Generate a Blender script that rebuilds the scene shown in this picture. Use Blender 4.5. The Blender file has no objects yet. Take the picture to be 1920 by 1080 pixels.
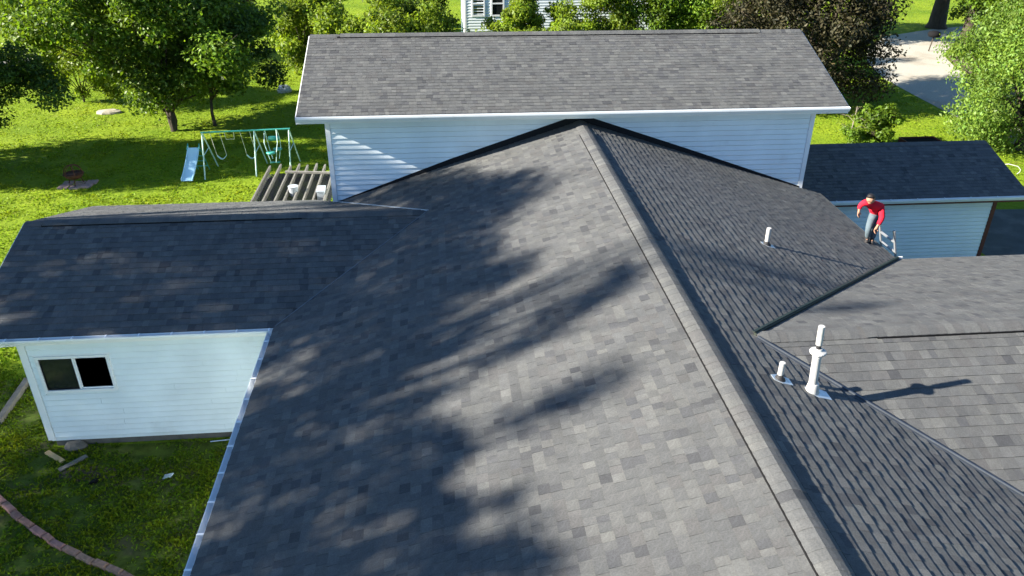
import bpy, math, random
import numpy as np
from mathutils import Vector, Matrix, noise

random.seed(7)
RNG = np.random.default_rng(11)
sc = bpy.context.scene
COL = sc.collection

# ------------------------------------------------------------------ camera, sky, sun, exposure
CAM_Z = 11.3
YAW, PITCH, ROLL, FPX = 0.0932, 0.4963, -0.0067, 1481.94
cd = bpy.data.cameras.new("camera")
cd.sensor_width = 36.0
cd.lens = FPX / 1920 * 36.0
cd.clip_start, cd.clip_end = 0.1, 1500
cam = bpy.data.objects.new("camera", cd)
COL.objects.link(cam)
cy_, sy_, cp_, sp_ = math.cos(YAW), math.sin(YAW), math.cos(PITCH), math.sin(PITCH)
fw = Vector((cp_ * sy_, cp_ * cy_, -sp_))
rt = Vector((cy_, -sy_, 0))
up = Vector((sp_ * sy_, sp_ * cy_, cp_))
cr_, sr_ = math.cos(ROLL), math.sin(ROLL)
rt, up = rt * cr_ - up * sr_, rt * sr_ + up * cr_
M = Matrix.Identity(4)
for i in range(3):
    M[i][0], M[i][1], M[i][2] = rt[i], up[i], -fw[i]
M[2][3] = CAM_Z
cam.matrix_world = M
sc.camera = cam

SUN_AZ, SUN_EL = math.radians(6.5), math.radians(25.3)     # direction the light travels, height of the sun
world = bpy.data.worlds.new("World")
sc.world = world
world.use_nodes = True
wn = world.node_tree
wn.nodes.clear()
sky = wn.nodes.new("ShaderNodeTexSky")
sky.sky_type = 'NISHITA'
sky.sun_disc = False
sky.sun_elevation = SUN_EL
sky.sun_rotation = math.atan2(-math.cos(SUN_AZ), -math.sin(SUN_AZ))
sky.air_density, sky.dust_density, sky.ozone_density = 1.0, 0.2, 3.5
bg = wn.nodes.new("ShaderNodeBackground")
bg.inputs[1].default_value = 0.05
wo = wn.nodes.new("ShaderNodeOutputWorld")
deep = wn.nodes.new("ShaderNodeMix")          # clear late-day air: the whole dome a little deeper blue
deep.data_type, deep.blend_type = 'RGBA', 'MULTIPLY'
deep.inputs[0].default_value = 1.0
deep.inputs[7].default_value = (0.90, 1.03, 1.13, 1)
wn.links.new(sky.outputs[0], deep.inputs[6])
wn.links.new(deep.outputs[2], bg.inputs[0])
wn.links.new(bg.outputs[0], wo.inputs[0])
sl = bpy.data.lights.new("sun", 'SUN')
sl.energy = 5.0
sl.angle = math.radians(0.6)
sl.color = (1.0, 0.92, 0.80)
so = bpy.data.objects.new("sun", sl)
COL.objects.link(so)
sd = Vector((math.cos(SUN_AZ) * math.cos(SUN_EL), math.sin(SUN_AZ) * math.cos(SUN_EL), -math.sin(SUN_EL)))
so.rotation_euler = sd.to_track_quat('-Z', 'Y').to_euler()
so.location = (-40, -5, 40)
vs = sc.view_settings
vs.view_transform, vs.look, vs.exposure, vs.gamma = 'Standard', 'None', 2.15, 1.0
vs.use_curve_mapping = False
try:
    sc.cycles.max_bounces = 6
    sc.cycles.transparent_max_bounces = 4
except Exception:
    pass

# ------------------------------------------------------------------ helpers
def tag(o, label=None, cat=None, group=None, kind=None):
    if label: o["label"] = label
    if cat: o["category"] = cat
    if group: o["group"] = group
    if kind: o["kind"] = kind
    return o

def empty(name, loc, label=None, cat=None, group=None, rz=0.0):
    o = bpy.data.objects.new(name, None)
    o.empty_display_size = 0.2
    COL.objects.link(o)
    o.location = loc
    o.rotation_euler = (0, 0, rz)
    return tag(o, label, cat, group)

def link(name, me, parent=None):
    o = bpy.data.objects.new(name, me)
    COL.objects.link(o)
    if parent is not None:
        o.parent = parent
        # world-space geometry under a placed parent: cancel the parent's transform
        w = parent
        mat = Matrix.Identity(4)
        chain = []
        while w is not None:
            chain.append(w)
            w = w.parent
        for w in reversed(chain):
            mat = mat @ w.matrix_parent_inverse @ w.matrix_basis
        o.matrix_parent_inverse = mat.inverted()
    return o

class MB:
    """collects polygons in world space"""
    def __init__(s):
        s.v, s.f, s.m, s.c = [], [], [], []
        s.col = (1, 1, 1)
        s.mi = 0
    def poly(s, pts, col=None):
        b = len(s.v)
        s.v.extend([tuple(p) for p in pts])
        s.f.append(tuple(range(b, b + len(pts))))
        s.m.append(s.mi)
        s.c.append(col or s.col)
        return s
    def mesh(s, verts, faces):
        b = len(s.v)
        s.v.extend([tuple(p) for p in verts])
        for f in faces:
            s.f.append(tuple(i + b for i in f))
            s.m.append(s.mi)
            s.c.append(s.col)
        return s
    def hexa(s, p):   # p: 4 bottom, 4 top (ccw seen from above)
        return s.mesh(p, [(3, 2, 1, 0), (4, 5, 6, 7), (0, 1, 5, 4), (1, 2, 6, 5), (2, 3, 7, 6), (3, 0, 4, 7)])
    def box(s, x0, x1, y0, y1, z0, z1):
        return s.hexa([(x0, y0, z0), (x1, y0, z0), (x1, y1, z0), (x0, y1, z0), (x0, y0, z1), (x1, y0, z1), (x1, y1, z1), (x0, y1, z1)])
    def bar(s, a, b, w, h, upv=(0, 0, 1)):
        a, b = Vector(a), Vector(b)
        d = (b - a).normalized()
        u = Vector(upv)
        if abs(d.dot(u)) > 0.97: u = Vector((1, 0, 0))
        side = d.cross(u).normalized()
        u2 = side.cross(d).normalized()
        sx, ux = side * w / 2, u2 * h / 2
        return s.hexa([a - sx - ux, a + sx - ux, b + sx - ux, b - sx - ux, a - sx + ux, a + sx + ux, b + sx + ux, b - sx + ux])
    def tube(s, pts, rad, n=8, caps=True):
        pts = [Vector(p) for p in pts]
        if not isinstance(rad, (list, tuple)): rad = [rad] * len(pts)
        rings, prev = [], None
        for i, p in enumerate(pts):
            d = (pts[min(i + 1, len(pts) - 1)] - pts[max(i - 1, 0)])
            if d.length < 1e-9: d = Vector((0, 0, 1))
            d.normalize()
            if prev is None:
                ref = Vector((0, 0, 1)) if abs(d.z) < 0.9 else Vector((1, 0, 0))
                a = d.cross(ref).normalized()
            else:
                a = (prev - d * prev.dot(d))
                a = a.normalized() if a.length > 1e-6 else d.orthogonal().normalized()
            prev = a
            b = d.cross(a)
            rings.append([p + (a * math.cos(2 * math.pi * k / n) + b * math.sin(2 * math.pi * k / n)) * rad[i] for k in range(n)])
        base = len(s.v)
        for r in rings: s.v.extend([tuple(q) for q in r])
        def add(f):
            s.f.append(f); s.m.append(s.mi); s.c.append(s.col)
        for i in range(len(rings) - 1):
            for k in range(n):
                add((base + i * n + k, base + i * n + (k + 1) % n, base + (i + 1) * n + (k + 1) % n, base + (i + 1) * n + k))
        if caps:
            add(tuple(base + k for k in reversed(range(n))))
            add(tuple(base + (len(rings) - 1) * n + k for k in range(n)))
        return s
    def lathe(s, base, prof, n=14, axis=(0, 0, 1)):
        return s.tube([Vector(base) + Vector(axis) * h for h, r in prof], [max(r, 1e-4) for h, r in prof], n)
    def build(s, name, mats, parent=None, smooth=False, tone=False):
        me = bpy.data.meshes.new(name)
        me.from_pydata(s.v, [], s.f)
        for mm in (mats if isinstance(mats, (list, tuple)) else [mats]): me.materials.append(mm)
        if any(s.m): me.polygons.foreach_set("material_index", s.m)
        if smooth: me.polygons.foreach_set("use_smooth", [True] * len(me.polygons))
        if tone: set_tone(me, s.c)
        me.update()
        return link(name, me, parent)

def set_tone(me, cols):
    at = me.attributes.new("tone", 'FLOAT_COLOR', 'FACE')
    arr = np.ones((len(me.polygons), 4), np.float32)
    arr[:, :3] = np.asarray(cols, np.float32)
    at.data.foreach_set("color", arr.ravel())

def quads_mesh(name, V, cols, mat, parent=None):
    """V: (n,4,3) quads -> one mesh"""
    n = len(V)
    me = bpy.data.meshes.new(name)
    me.vertices.add(n * 4)
    me.vertices.foreach_set("co", np.asarray(V, np.float32).ravel())
    me.loops.add(n * 4)
    me.loops.foreach_set("vertex_index", np.arange(n * 4, dtype=np.int32))
    me.polygons.add(n)
    me.polygons.foreach_set("loop_start", np.arange(0, n * 4, 4, dtype=np.int32))
    me.polygons.foreach_set("loop_total", np.full(n, 4, np.int32))
    me.update(calc_edges=True)
    set_tone(me, cols)
    me.materials.append(mat)
    return link(name, me, parent)

# ------------------------------------------------------------------ materials
def mat(name, col, rough=0.8, spec=0.3, metal=0.0, var=0.0, scale=8.0, bump=0.0, bscale=40.0, dirt=None, dscale=1.5, dlo=0.55, dhi=0.75, tone=False, detail=4.0, stretch=None):
    m = bpy.data.materials.new(name)
    m.use_nodes = True
    nt = m.node_tree
    N, Lk = nt.nodes, nt.links
    b = N["Principled BSDF"]
    b.inputs["Roughness"].default_value = rough
    b.inputs["Specular IOR Level"].default_value = spec
    b.inputs["Metallic"].default_value = metal
    tc = N.new("ShaderNodeTexCoord")
    co = tc.outputs["Object"]
    if stretch:
        mp = N.new("ShaderNodeMapping")
        mp.inputs["Scale"].default_value = stretch
        Lk.new(co, mp.inputs[0])
        co = mp.outputs[0]
    rgb = N.new("ShaderNodeRGB")
    rgb.outputs[0].default_value = (*col, 1)
    cur = rgb.outputs[0]
    def mixrgb(kind, fac, a, c):
        x = N.new("ShaderNodeMix")
        x.data_type = 'RGBA'
        x.blend_type = kind
        if isinstance(fac, float): x.inputs[0].default_value = fac
        else: Lk.new(fac, x.inputs[0])
        Lk.new(a, x.inputs[6])
        if isinstance(c, tuple): x.inputs[7].default_value = (*c, 1)
        else: Lk.new(c, x.inputs[7])
        return x.outputs[2]
    if tone:
        at = N.new("ShaderNodeAttribute")
        at.attribute_name = "tone"
        cur = mixrgb('MULTIPLY', 1.0, cur, at.outputs["Color"])
    if var > 0:
        n1 = N.new("ShaderNodeTexNoise")
        n1.inputs["Scale"].default_value = scale
        n1.inputs["Detail"].default_value = detail
        Lk.new(co, n1.inputs["Vector"])
        r = N.new("ShaderNodeMapRange")
        r.inputs[1].default_value, r.inputs[2].default_value = 0.25, 0.75
        r.inputs[3].default_value, r.inputs[4].default_value = 1 - var, 1 + var
        Lk.new(n1.outputs[0], r.inputs[0])
        cc = N.new("ShaderNodeCombineColor")
        for k in range(3): Lk.new(r.outputs[0], cc.inputs[k])
        cur = mixrgb('MULTIPLY', 1.0, cur, cc.outputs[0])
    if dirt:
        n2 = N.new("ShaderNodeTexNoise")
        n2.inputs["Scale"].default_value = dscale
        n2.inputs["Detail"].default_value = 5
        n2.inputs["Roughness"].default_value = 0.65
        Lk.new(co, n2.inputs["Vector"])
        r2 = N.new("ShaderNodeMapRange")
        r2.inputs[1].default_value, r2.inputs[2].default_value = dlo, dhi
        Lk.new(n2.outputs[0], r2.inputs[0])
        cur = mixrgb('MIX', r2.outputs[0], cur, dirt)
    Lk.new(cur, b.inputs["Base Color"])
    if bump > 0:
        n3 = N.new("ShaderNodeTexNoise")
        n3.inputs["Scale"].default_value = bscale
        n3.inputs["Detail"].default_value = 3
        Lk.new(co, n3.inputs["Vector"])
        bp = N.new("ShaderNodeBump")
        bp.inputs["Strength"].default_value = bump
        bp.inputs["Distance"].default_value = 0.02
        Lk.new(n3.outputs[0], bp.inputs["Height"])
        Lk.new(bp.outputs[0], b.inputs["Normal"])
    return m

def leaf_mat(name, col, trans=0.45, spec=0.3):
    m = bpy.data.materials.new(name)
    m.use_nodes = True
    nt = m.node_tree
    N, Lk = nt.nodes, nt.links
    N.clear()
    at = N.new("ShaderNodeAttribute")
    at.attribute_name = "tone"
    mx = N.new("ShaderNodeMix")
    mx.data_type, mx.blend_type = 'RGBA', 'MULTIPLY'
    mx.inputs[0].default_value = 1
    mx.inputs[6].default_value = (*col, 1)
    Lk.new(at.outputs["Color"], mx.inputs[7])
    d = N.new("ShaderNodeBsdfPrincipled")
    d.inputs["Roughness"].default_value = 0.5
    d.inputs["Specular IOR Level"].default_value = spec
    t = N.new("ShaderNodeBsdfTranslucent")
    g = N.new("ShaderNodeMix")
    g.data_type, g.blend_type = 'RGBA', 'MULTIPLY'
    g.inputs[0].default_value = 1
    g.inputs[7].default_value = (1.25, 1.2, 0.55, 1)
    Lk.new(mx.outputs[2], d.inputs["Base Color"])
    Lk.new(mx.outputs[2], g.inputs[6])
    Lk.new(g.outputs[2], t.inputs["Color"])
    s = N.new("ShaderNodeMixShader")
    s.inputs[0].default_value = trans
    Lk.new(d.outputs[0], s.inputs[1])
    Lk.new(t.outputs[0], s.inputs[2])
    o = N.new("ShaderNodeOutputMaterial")
    Lk.new(s.outputs[0], o.inputs[0])
    return m

def lawn_mat():
    m = mat("lawn", (0.085, 0.135, 0.012), rough=0.95, spec=0.1)
    nt = m.node_tree
    N, Lk = nt.nodes, nt.links
    b = N["Principled BSDF"]
    tc = N.new("ShaderNodeTexCoord")
    def nz(scale, det=5, rough=0.6):
        n = N.new("ShaderNodeTexNoise")
        n.inputs["Scale"].default_value, n.inputs["Detail"].default_value, n.inputs["Roughness"].default_value = scale, det, rough
        Lk.new(tc.outputs["Object"], n.inputs["Vector"])
        return n.outputs[0]
    r = N.new("ShaderNodeValToRGB")
    e = r.color_ramp.elements
    e[0].position, e[0].color = 0.30, (0.108, 0.185, 0.010, 1)
    e[1].position, e[1].color = 0.72, (0.205, 0.280, 0.016, 1)
    Lk.new(nz(0.35), r.inputs[0])
    r2 = N.new("ShaderNodeValToRGB")
    e = r2.color_ramp.elements
    e[0].position, e[0].color = 0.36, (0.68, 0.72, 0.7, 1)
    e[1].position, e[1].color = 0.66, (1.15, 1.1, 1.0, 1)
    Lk.new(nz(6.0, 6, 0.75), r2.inputs[0])
    mx = N.new("ShaderNodeMix")
    mx.data_type, mx.blend_type = 'RGBA', 'MULTIPLY'
    mx.inputs[0].default_value = 1
    Lk.new(r.outputs[0], mx.inputs[6])
    Lk.new(r2.outputs[0], mx.inputs[7])
    # bare soil patches
    r3 = N.new("ShaderNodeMapRange")
    r3.inputs[1].default_value, r3.inputs[2].default_value = 0.58, 0.74
    Lk.new(nz(0.8, 5, 0.7), r3.inputs[0])
    mx2 = N.new("ShaderNodeMix")
    mx2.data_type = 'RGBA'
    Lk.new(r3.outputs[0], mx2.inputs[0])
    Lk.new(mx.outputs[2], mx2.inputs[6])
    mx2.inputs[7].default_value = (0.16, 0.17, 0.03, 1)
    Lk.new(mx2.outputs[2], b.inputs["Base Color"])
    bp = N.new("ShaderNodeBump")
    bp.inputs["Strength"].default_value = 0.9
    bp.inputs["Distance"].default_value = 0.12
    Lk.new(nz(5.0, 6, 0.7), bp.inputs["Height"])
    Lk.new(bp.outputs[0], b.inputs["Normal"])
    return m

SH = mat("asphalt_shingle", (1.22, 1.24, 1.22), rough=0.92, spec=0.25, var=0.22, scale=55, bump=0.5, bscale=140, tone=True, detail=6)
def mottle(m, scale, amp, stretch=None):
    """broad weathering on top of a finished base colour"""
    nt = m.node_tree
    N, Lk = nt.nodes, nt.links
    b = N["Principled BSDF"]
    src = b.inputs["Base Color"].links[0].from_socket
    tc = N.new("ShaderNodeTexCoord")
    n = N.new("ShaderNodeTexNoise")
    n.inputs["Scale"].default_value, n.inputs["Detail"].default_value, n.inputs["Roughness"].default_value = scale, 6, 0.65
    Lk.new(tc.outputs["Object"], n.inputs["Vector"])
    r = N.new("ShaderNodeMapRange")
    r.inputs[1].default_value, r.inputs[2].default_value, r.inputs[3].default_value, r.inputs[4].default_value = 0.3, 0.7, 1 - amp, 1 + amp
    Lk.new(n.outputs[0], r.inputs[0])
    x = N.new("ShaderNodeVectorMath")
    x.operation = 'SCALE'
    Lk.new(src, x.inputs[0])
    Lk.new(r.outputs[0], x.inputs["Scale"])
    Lk.new(x.outputs[0], b.inputs["Base Color"])
mottle(SH, 1.7, 0.10)
mottle(SH, 9.0, 0.10)
DECK = mat("roof_underlay", (0.02, 0.021, 0.024), rough=0.95, spec=0.1)
VENTM = mat("vent_black", (0.008, 0.008, 0.009), rough=0.9, spec=0.1)
VINYL = mat("vinyl_siding", (0.69, 0.76, 0.785), rough=0.5, spec=0.35, var=0.06, scale=1.2, dirt=(0.50, 0.53, 0.52), dscale=0.9, dlo=0.6, dhi=0.95)
mottle(VINYL, 0.8, 0.06)
WHITE = mat("white_aluminium", (0.74, 0.76, 0.76), rough=0.6, spec=0.2, var=0.04, scale=2.0, dirt=(0.45, 0.45, 0.43), dscale=2.2, dlo=0.6, dhi=0.9)
PVC = mat("white_pipe", (0.38, 0.38, 0.37), rough=0.55, spec=0.3, var=0.10, scale=7, dirt=(0.30, 0.29, 0.27), dscale=9, dlo=0.48, dhi=0.8)
GALV = mat("galvanised_metal", (0.45, 0.50, 0.54), rough=0.38, spec=0.5, metal=0.55, var=0.1, scale=14)
ALU = mat("ladder_aluminium", (0.26, 0.27, 0.28), rough=0.35, spec=0.5, metal=0.4, var=0.08, scale=10)
RUBBER = mat("black_rubber", (0.02, 0.02, 0.022), rough=0.7)
DRIP = mat("dark_green_metal", (0.012, 0.019, 0.011), rough=0.5, spec=0.4, var=0.2, scale=5)
VALM = mat("grey_valley_metal", (0.06, 0.07, 0.085), rough=0.45, spec=0.5, metal=0.3, var=0.15, scale=6)
VALEDGE = mat("pale_valley_edge", (0.10, 0.115, 0.13), rough=0.5, spec=0.4, var=0.3, scale=2.5)
FLASHM = mat("black_flashing", (0.010, 0.010, 0.012), rough=0.7, spec=0.2)
REDTRIM = mat("red_brown_trim", (0.10, 0.028, 0.022), rough=0.6, var=0.2, scale=4)
GLASS = mat("dark_window_glass", (0.014, 0.017, 0.018), rough=0.07, spec=0.8)
CONC = mat("foundation_concrete", (0.10, 0.095, 0.085), rough=0.95, var=0.25, scale=5, bump=0.3)
BARK = mat("tree_bark", (0.050, 0.040, 0.030), rough=0.95, var=0.35, scale=9, bump=0.8, bscale=18, stretch=(1, 1, 0.3))
DEADWOOD = mat("dead_wood", (0.20, 0.17, 0.14), rough=0.95, var=0.3, scale=8)
GREYWOOD = mat("weathered_grey_wood", (0.125, 0.12, 0.108), rough=0.9, var=0.25, scale=6, bump=0.3, bscale=30)
FRESHWOOD = mat("fresh_lumber", (0.42, 0.30, 0.15), rough=0.85, var=0.2, scale=7)
LATT = mat("dark_lattice", (0.026, 0.028, 0.034), rough=0.85, var=0.2, scale=5)
TEAL = mat("teal_paint", (0.045, 0.30, 0.24), rough=0.4, spec=0.5, var=0.08, scale=6)
PALETEAL = mat("pale_teal_paint", (0.42, 0.60, 0.56), rough=0.45, spec=0.5, var=0.08, scale=6)
CHAIN = mat("swing_chain", (0.55, 0.55, 0.45), rough=0.5, metal=0.3)
SLIDEM = mat("pale_blue_plastic", (0.34, 0.56, 0.72), rough=0.35, spec=0.5, var=0.06, scale=3)
RUST = mat("rusty_iron", (0.085, 0.034, 0.018), rough=0.9, var=0.4, scale=14, bump=0.3)
PINKSTONE = mat("pink_paving_stone", (0.30, 0.21, 0.19), rough=0.95, var=0.15, scale=6, tone=True)
BRICK = mat("red_brown_edging", (0.23, 0.14, 0.115), rough=0.95, var=0.28, scale=9, bump=0.5, bscale=50, dirt=(0.07, 0.075, 0.04), dscale=5, dlo=0.55, dhi=0.75, tone=True)
STONE = mat("pale_stone", (0.30, 0.28, 0.22), rough=0.95, var=0.25, scale=5, bump=0.5, bscale=12)
LAWN = lawn_mat()
GRAVEL = mat("pale_gravel", (0.35, 0.335, 0.285), rough=0.97, spec=0.15, var=0.22, scale=14, bump=0.6, bscale=30, detail=8, dirt=(0.24, 0.20, 0.15), dscale=0.25, dlo=0.5, dhi=0.75)
WETCONC = mat("dark_concrete", (0.055, 0.062, 0.062), rough=0.75, spec=0.3, var=0.3, scale=1.6, dirt=(0.11, 0.115, 0.11), dscale=0.9, dlo=0.5, dhi=0.75)
SOIL = mat("dark_soil", (0.080, 0.060, 0.040), rough=1.0, var=0.4, scale=5, bump=0.8, bscale=14, detail=8)
CLOVER = mat("clover_ground", (0.060, 0.088, 0.014), rough=0.95, spec=0.08, var=0.45, scale=4.0, bump=0.9, bscale=16, detail=8, dirt=(0.075, 0.062, 0.036), dscale=1.1, dlo=0.50, dhi=0.72)
PATHM = mat("pale_path_concrete", (0.42, 0.40, 0.36), rough=0.95, var=0.15, scale=4)
BUCKET = mat("white_plastic", (0.30, 0.33, 0.36), rough=0.45, spec=0.5, var=0.05, scale=5)
LEAF_MID = leaf_mat("leaf_mid_green", (0.100, 0.172, 0.013))
LEAF_DARK = leaf_mat("leaf_dark_green", (0.056, 0.104, 0.013), 0.45)
LEAF_LIGHT = leaf_mat("leaf_light_green", (0.150, 0.220, 0.018), 0.5)
LEAF_PALE = leaf_mat("leaf_pale_green", (0.125, 0.205, 0.030), 0.45)
LEAF_PURPLE = leaf_mat("leaf_purple", (0.034, 0.032, 0.017), 0.15, 0.12)
GRASSM = leaf_mat("grass_blade", (0.135, 0.216, 0.011), 0.35, 0.08)

# ------------------------------------------------------------------ ground and its surfaces
b = MB()
b.poly([(-400, -300, 0), (400, -300, 0), (400, 500, 0), (-400, 500, 0)])
tag(b.build("ground", LAWN), "mown green lawn with worn patches", None, None, "structure")

def sheet(name, pts, z, m, label):
    q = MB()
    q.poly([(x, y, z) for x, y in pts])
    return tag(q.build(name, m), label, None, None, "structure")

sheet("driveway", [(26.2, 29), (25.95, 36.5), (26.1, 41), (26.3, 44.8), (27.3, 49), (29.5, 53.5), (33, 57.5), (38, 60), (48, 63), (70, 66), (70, 60.5), (48, 57.5), (40, 55.8), (36, 54), (33.6, 51.0), (32.3, 47.5), (31.4, 43), (31.1, 38), (31.3, 29)], 0.008, GRAVEL, "pale gravel drive bending right")
sheet("soil_bed", [(31.2, 40), (31.5, 43), (32.4, 47.4), (33.7, 50.9), (34.3, 51.4), (34.5, 50.6), (33.4, 47.0), (32.9, 43.5), (32.6, 40)], 0.012, SOIL, "dark strip of soil along the gravel drive")
sheet("concrete_apron", [(17.6, 19.5), (17.6, 25.6), (28, 25.0), (28, 19.5)], 0.008, WETCONC, "dark concrete apron beside the garage")
sheet("side_yard", [(-14.5, 6.0), (-3.2, 6.0), (-3.2, 14.28), (-8.7, 14.28), (-8.7, 17.5), (-11.0, 17.0), (-13.2, 14.6)], 0.004, CLOVER, "dark clover and thin grass beside the left wing")
sheet("bare_patch", [(-8.1, 13.55), (-7.6, 13.62), (-7.1, 13.5), (-6.95, 13.25), (-7.3, 13.1), (-7.9, 13.18), (-8.2, 13.35)], 0.008, SOIL, "dark bare soil patch in the grass below the wing")
sheet("footpath", [(-29, 51.6), (-25.3, 52.9), (-24.2, 55.9), (-24.9, 56.3), (-26.3, 54.0), (-29, 53.0)], 0.008, PATHM, "pale narrow footpath by the left trees")
sheet("gravel_yard", [(5.5, 54.2), (14, 54.2), (14, 60), (5.5, 60)], 0.008, PATHM, "pale gravel beside the white house")
# ------------------------------------------------------------------ roofs: courses of laminated shingles
EXP = 0.138
WIDTHS = [0.10, 0.12, 0.145, 0.17, 0.20, 0.24]
TONES = [tuple(c * 0.62 * k for c, k in zip(t, (0.99, 1.01, 1.035))) for t in [(0.070, 0.070, 0.074), (0.084, 0.084, 0.088), (0.097, 0.097, 0.098), (0.105, 0.105, 0.105), (0.112, 0.111, 0.110),
         (0.104, 0.101, 0.100), (0.120, 0.119, 0.116), (0.130, 0.128, 0.124), (0.140, 0.138, 0.132)]]
TONE_W = [6, 9, 18, 26, 26, 16, 18, 8, 3]
THICK = [0.0075, 0.0085, 0.0120]
CAMP = Vector((0, 0, CAM_Z))

def project(p):
    d = Vector(p) - CAMP
    z = d.dot(fw)
    if z < 0.5: return None
    return 960 + FPX * d.dot(rt) / z, 540 - FPX * d.dot(up) / z, z

class Slope:
    """a roof plane: origin on the eave line, U along the eave, V up the slope, plan polygon given as spans of U at each V"""
    def __init__(s, O, U, V, vmax, spans, seed, ex=EXP):
        s.ex, s.th = ex, 1.0
        s.O, s.U, s.V = Vector(O), Vector(U).normalized(), Vector(V).normalized()
        s.N = s.U.cross(s.V).normalized()
        if s.N.z < 0: s.N = -s.N
        s.vmax, s.spans = vmax, spans
        s.tabs = []
        r = random.Random(seed)
        n = int(math.ceil(vmax / ex - 0.15))
        for i in range(n):
            v0, v1 = i * ex, min((i + 1) * ex, vmax)
            A, Bs, Mi = spans(v0 + 1e-4), spans(v1 - 1e-4), spans((v0 + v1) / 2)
            if len(A) != len(Bs): A = Bs = Mi
            for (a0, b0), (a1, b1) in zip(A, Bs):
                lo, hi = min(a0, a1), max(b0, b1)
                u = lo - r.random() * 0.25
                last, lt = 1, 4
                while u < hi:
                    w = r.choices(range(6), [2, 5, 6, 5, 3, 2])[0]
                    t = r.choices(range(9), TONE_W)[0]
                    if t < 2 and lt < 2: t = 4
                    lt = t
                    last = r.choice([k for k in (0, 1, 2) if k != last])
                    u2 = u + WIDTHS[w]
                    p0, p1 = max(u, a0), min(u2, b0)
                    q0, q1 = max(u, a1), min(u2, b1)
                    if p1 - p0 > 0.004 or q1 - q0 > 0.004:
                        if p1 < p0: p0 = p1 = min(max(p0, a0), b0) if p0 <= b0 else b0
                        if q1 < q0: q0 = q1 = q0 if q0 <= b1 else b1
                        whole = abs(p0 - u) < 1e-9 and abs(q0 - u) < 1e-9 and abs(p1 - u2) < 1e-9 and abs(q1 - u2) < 1e-9
                        s.tabs.append((v0, v1, p0, p1, q0, q1, w, t, last, whole))
                    u = u2
    def P(s, u, v, h=0.0):
        return s.O + s.U * u + s.V * v + s.N * h
    def pixel_area(s, tb):
        v0, v1, p0, p1 = tb[0], tb[1], tb[2], tb[3]
        c = s.P((p0 + p1) / 2, (v0 + v1) / 2)
        q = project(c)
        if q is None or not (15 < q[0] < 1905 and 15 < q[1] < 1065): return 0
        d = CAMP - c
        cosv = d.normalized().dot(s.N)
        return max(cosv, 0) * (p1 - p0) * (v1 - v0) / (q[2] ** 2)

def tab_geo(P, v0, v1, p0, p1, q0, q1, h):
    g = 0.0012
    return ([P(p0 + g, v0, h), P(p1 - g, v0, h), P(q1 - g, v1, 0.0015), P(q0 + g, v1, 0.0015), P(p0 + g, v0, -0.006), P(p1 - g, v0, -0.006)],
            [(0, 1, 2, 3), (4, 5, 1, 0), (4, 0, 3), (5, 2, 1)])

def fix_winding(S):
    return S.U.cross(S.V).z > 0

SH_MESH = {}
def shingle_object(S, tb, parent):
    v0, v1, p0, p1, q0, q1, w, t, k, whole = tb
    flip = not fix_winding(S)
    key = (w, t, k, flip, S.ex, S.th)
    if key not in SH_MESH:
        vs_, fs_ = tab_geo(lambda u, v, h: Vector((-u if flip else u, v, h)), 0, S.ex, 0, WIDTHS[w], 0, WIDTHS[w], THICK[k] * S.th)
        if flip: fs_ = [tuple(reversed(f)) for f in fs_]
        me = bpy.data.meshes.new("shingle")
        me.from_pydata([tuple(a) for a in vs_], [], fs_)
        me.materials.append(SH)
        set_tone(me, [TONES[t]] * len(fs_))
        SH_MESH[key] = me
    o = link("shingle", SH_MESH[key], parent)
    X = -S.U if flip else S.U
    m4 = Matrix.Identity(4)
    pos = S.P(p0, v0)
    for i in range(3):
        m4[i][0], m4[i][1], m4[i][2], m4[i][3] = X[i], S.V[i], S.N[i], pos[i]
    o.matrix_basis = m4
    return o

def shingle_field(Ss, skip, parent, jit_seed=3):
    r = random.Random(jit_seed)
    q = MB()
    for S in Ss:
        ok = fix_winding(S)
        for i, tb in enumerate(S.tabs):
            if (id(S), i) in skip: continue
            v0, v1, p0, p1, q0, q1, w, t, k, whole = tb
            vs_, fs_ = tab_geo(S.P, v0, v1, p0, p1, q0, q1, THICK[k] * S.th)
            if not ok: fs_ = [tuple(reversed(f)) for f in fs_]
            strip = random.Random(int(v0 * 1000) * 7919 + int((p0 + q0) * 0.5 / 0.98 + v0 * 5.3)).uniform(0.93, 1.07)
            jt = r.uniform(0.93, 1.07) * strip
            q.col = tuple(c * jt for c in TONES[t])
            q.mesh(vs_, fs_)
    return tag(q.build("shingle_field", SH, parent, tone=True), kind="stuff")

def deck(polys, thick, name, parent, label=None):
    """polys: list of 3-D polygons (roof planes, counter-clockwise from above); solid boards under the shingles"""
    q = MB()
    for P in polys:
        P = [Vector(p) for p in P]
        n = (P[1] - P[0]).cross(P[2] - P[0])
        if n.z < 0: P = P[::-1]
        top = [p + Vector((0, 0, -0.006)) for p in P]
        bot = [p + Vector((0, 0, -thick)) for p in P]
        q.poly(top); q.poly(bot[::-1])
        for i in range(len(P)):
            j = (i + 1) % len(P)
            q.poly([bot[i], bot[j], top[j], top[i]])
    return tag(q.build(name, DECK, parent), label)

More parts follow.
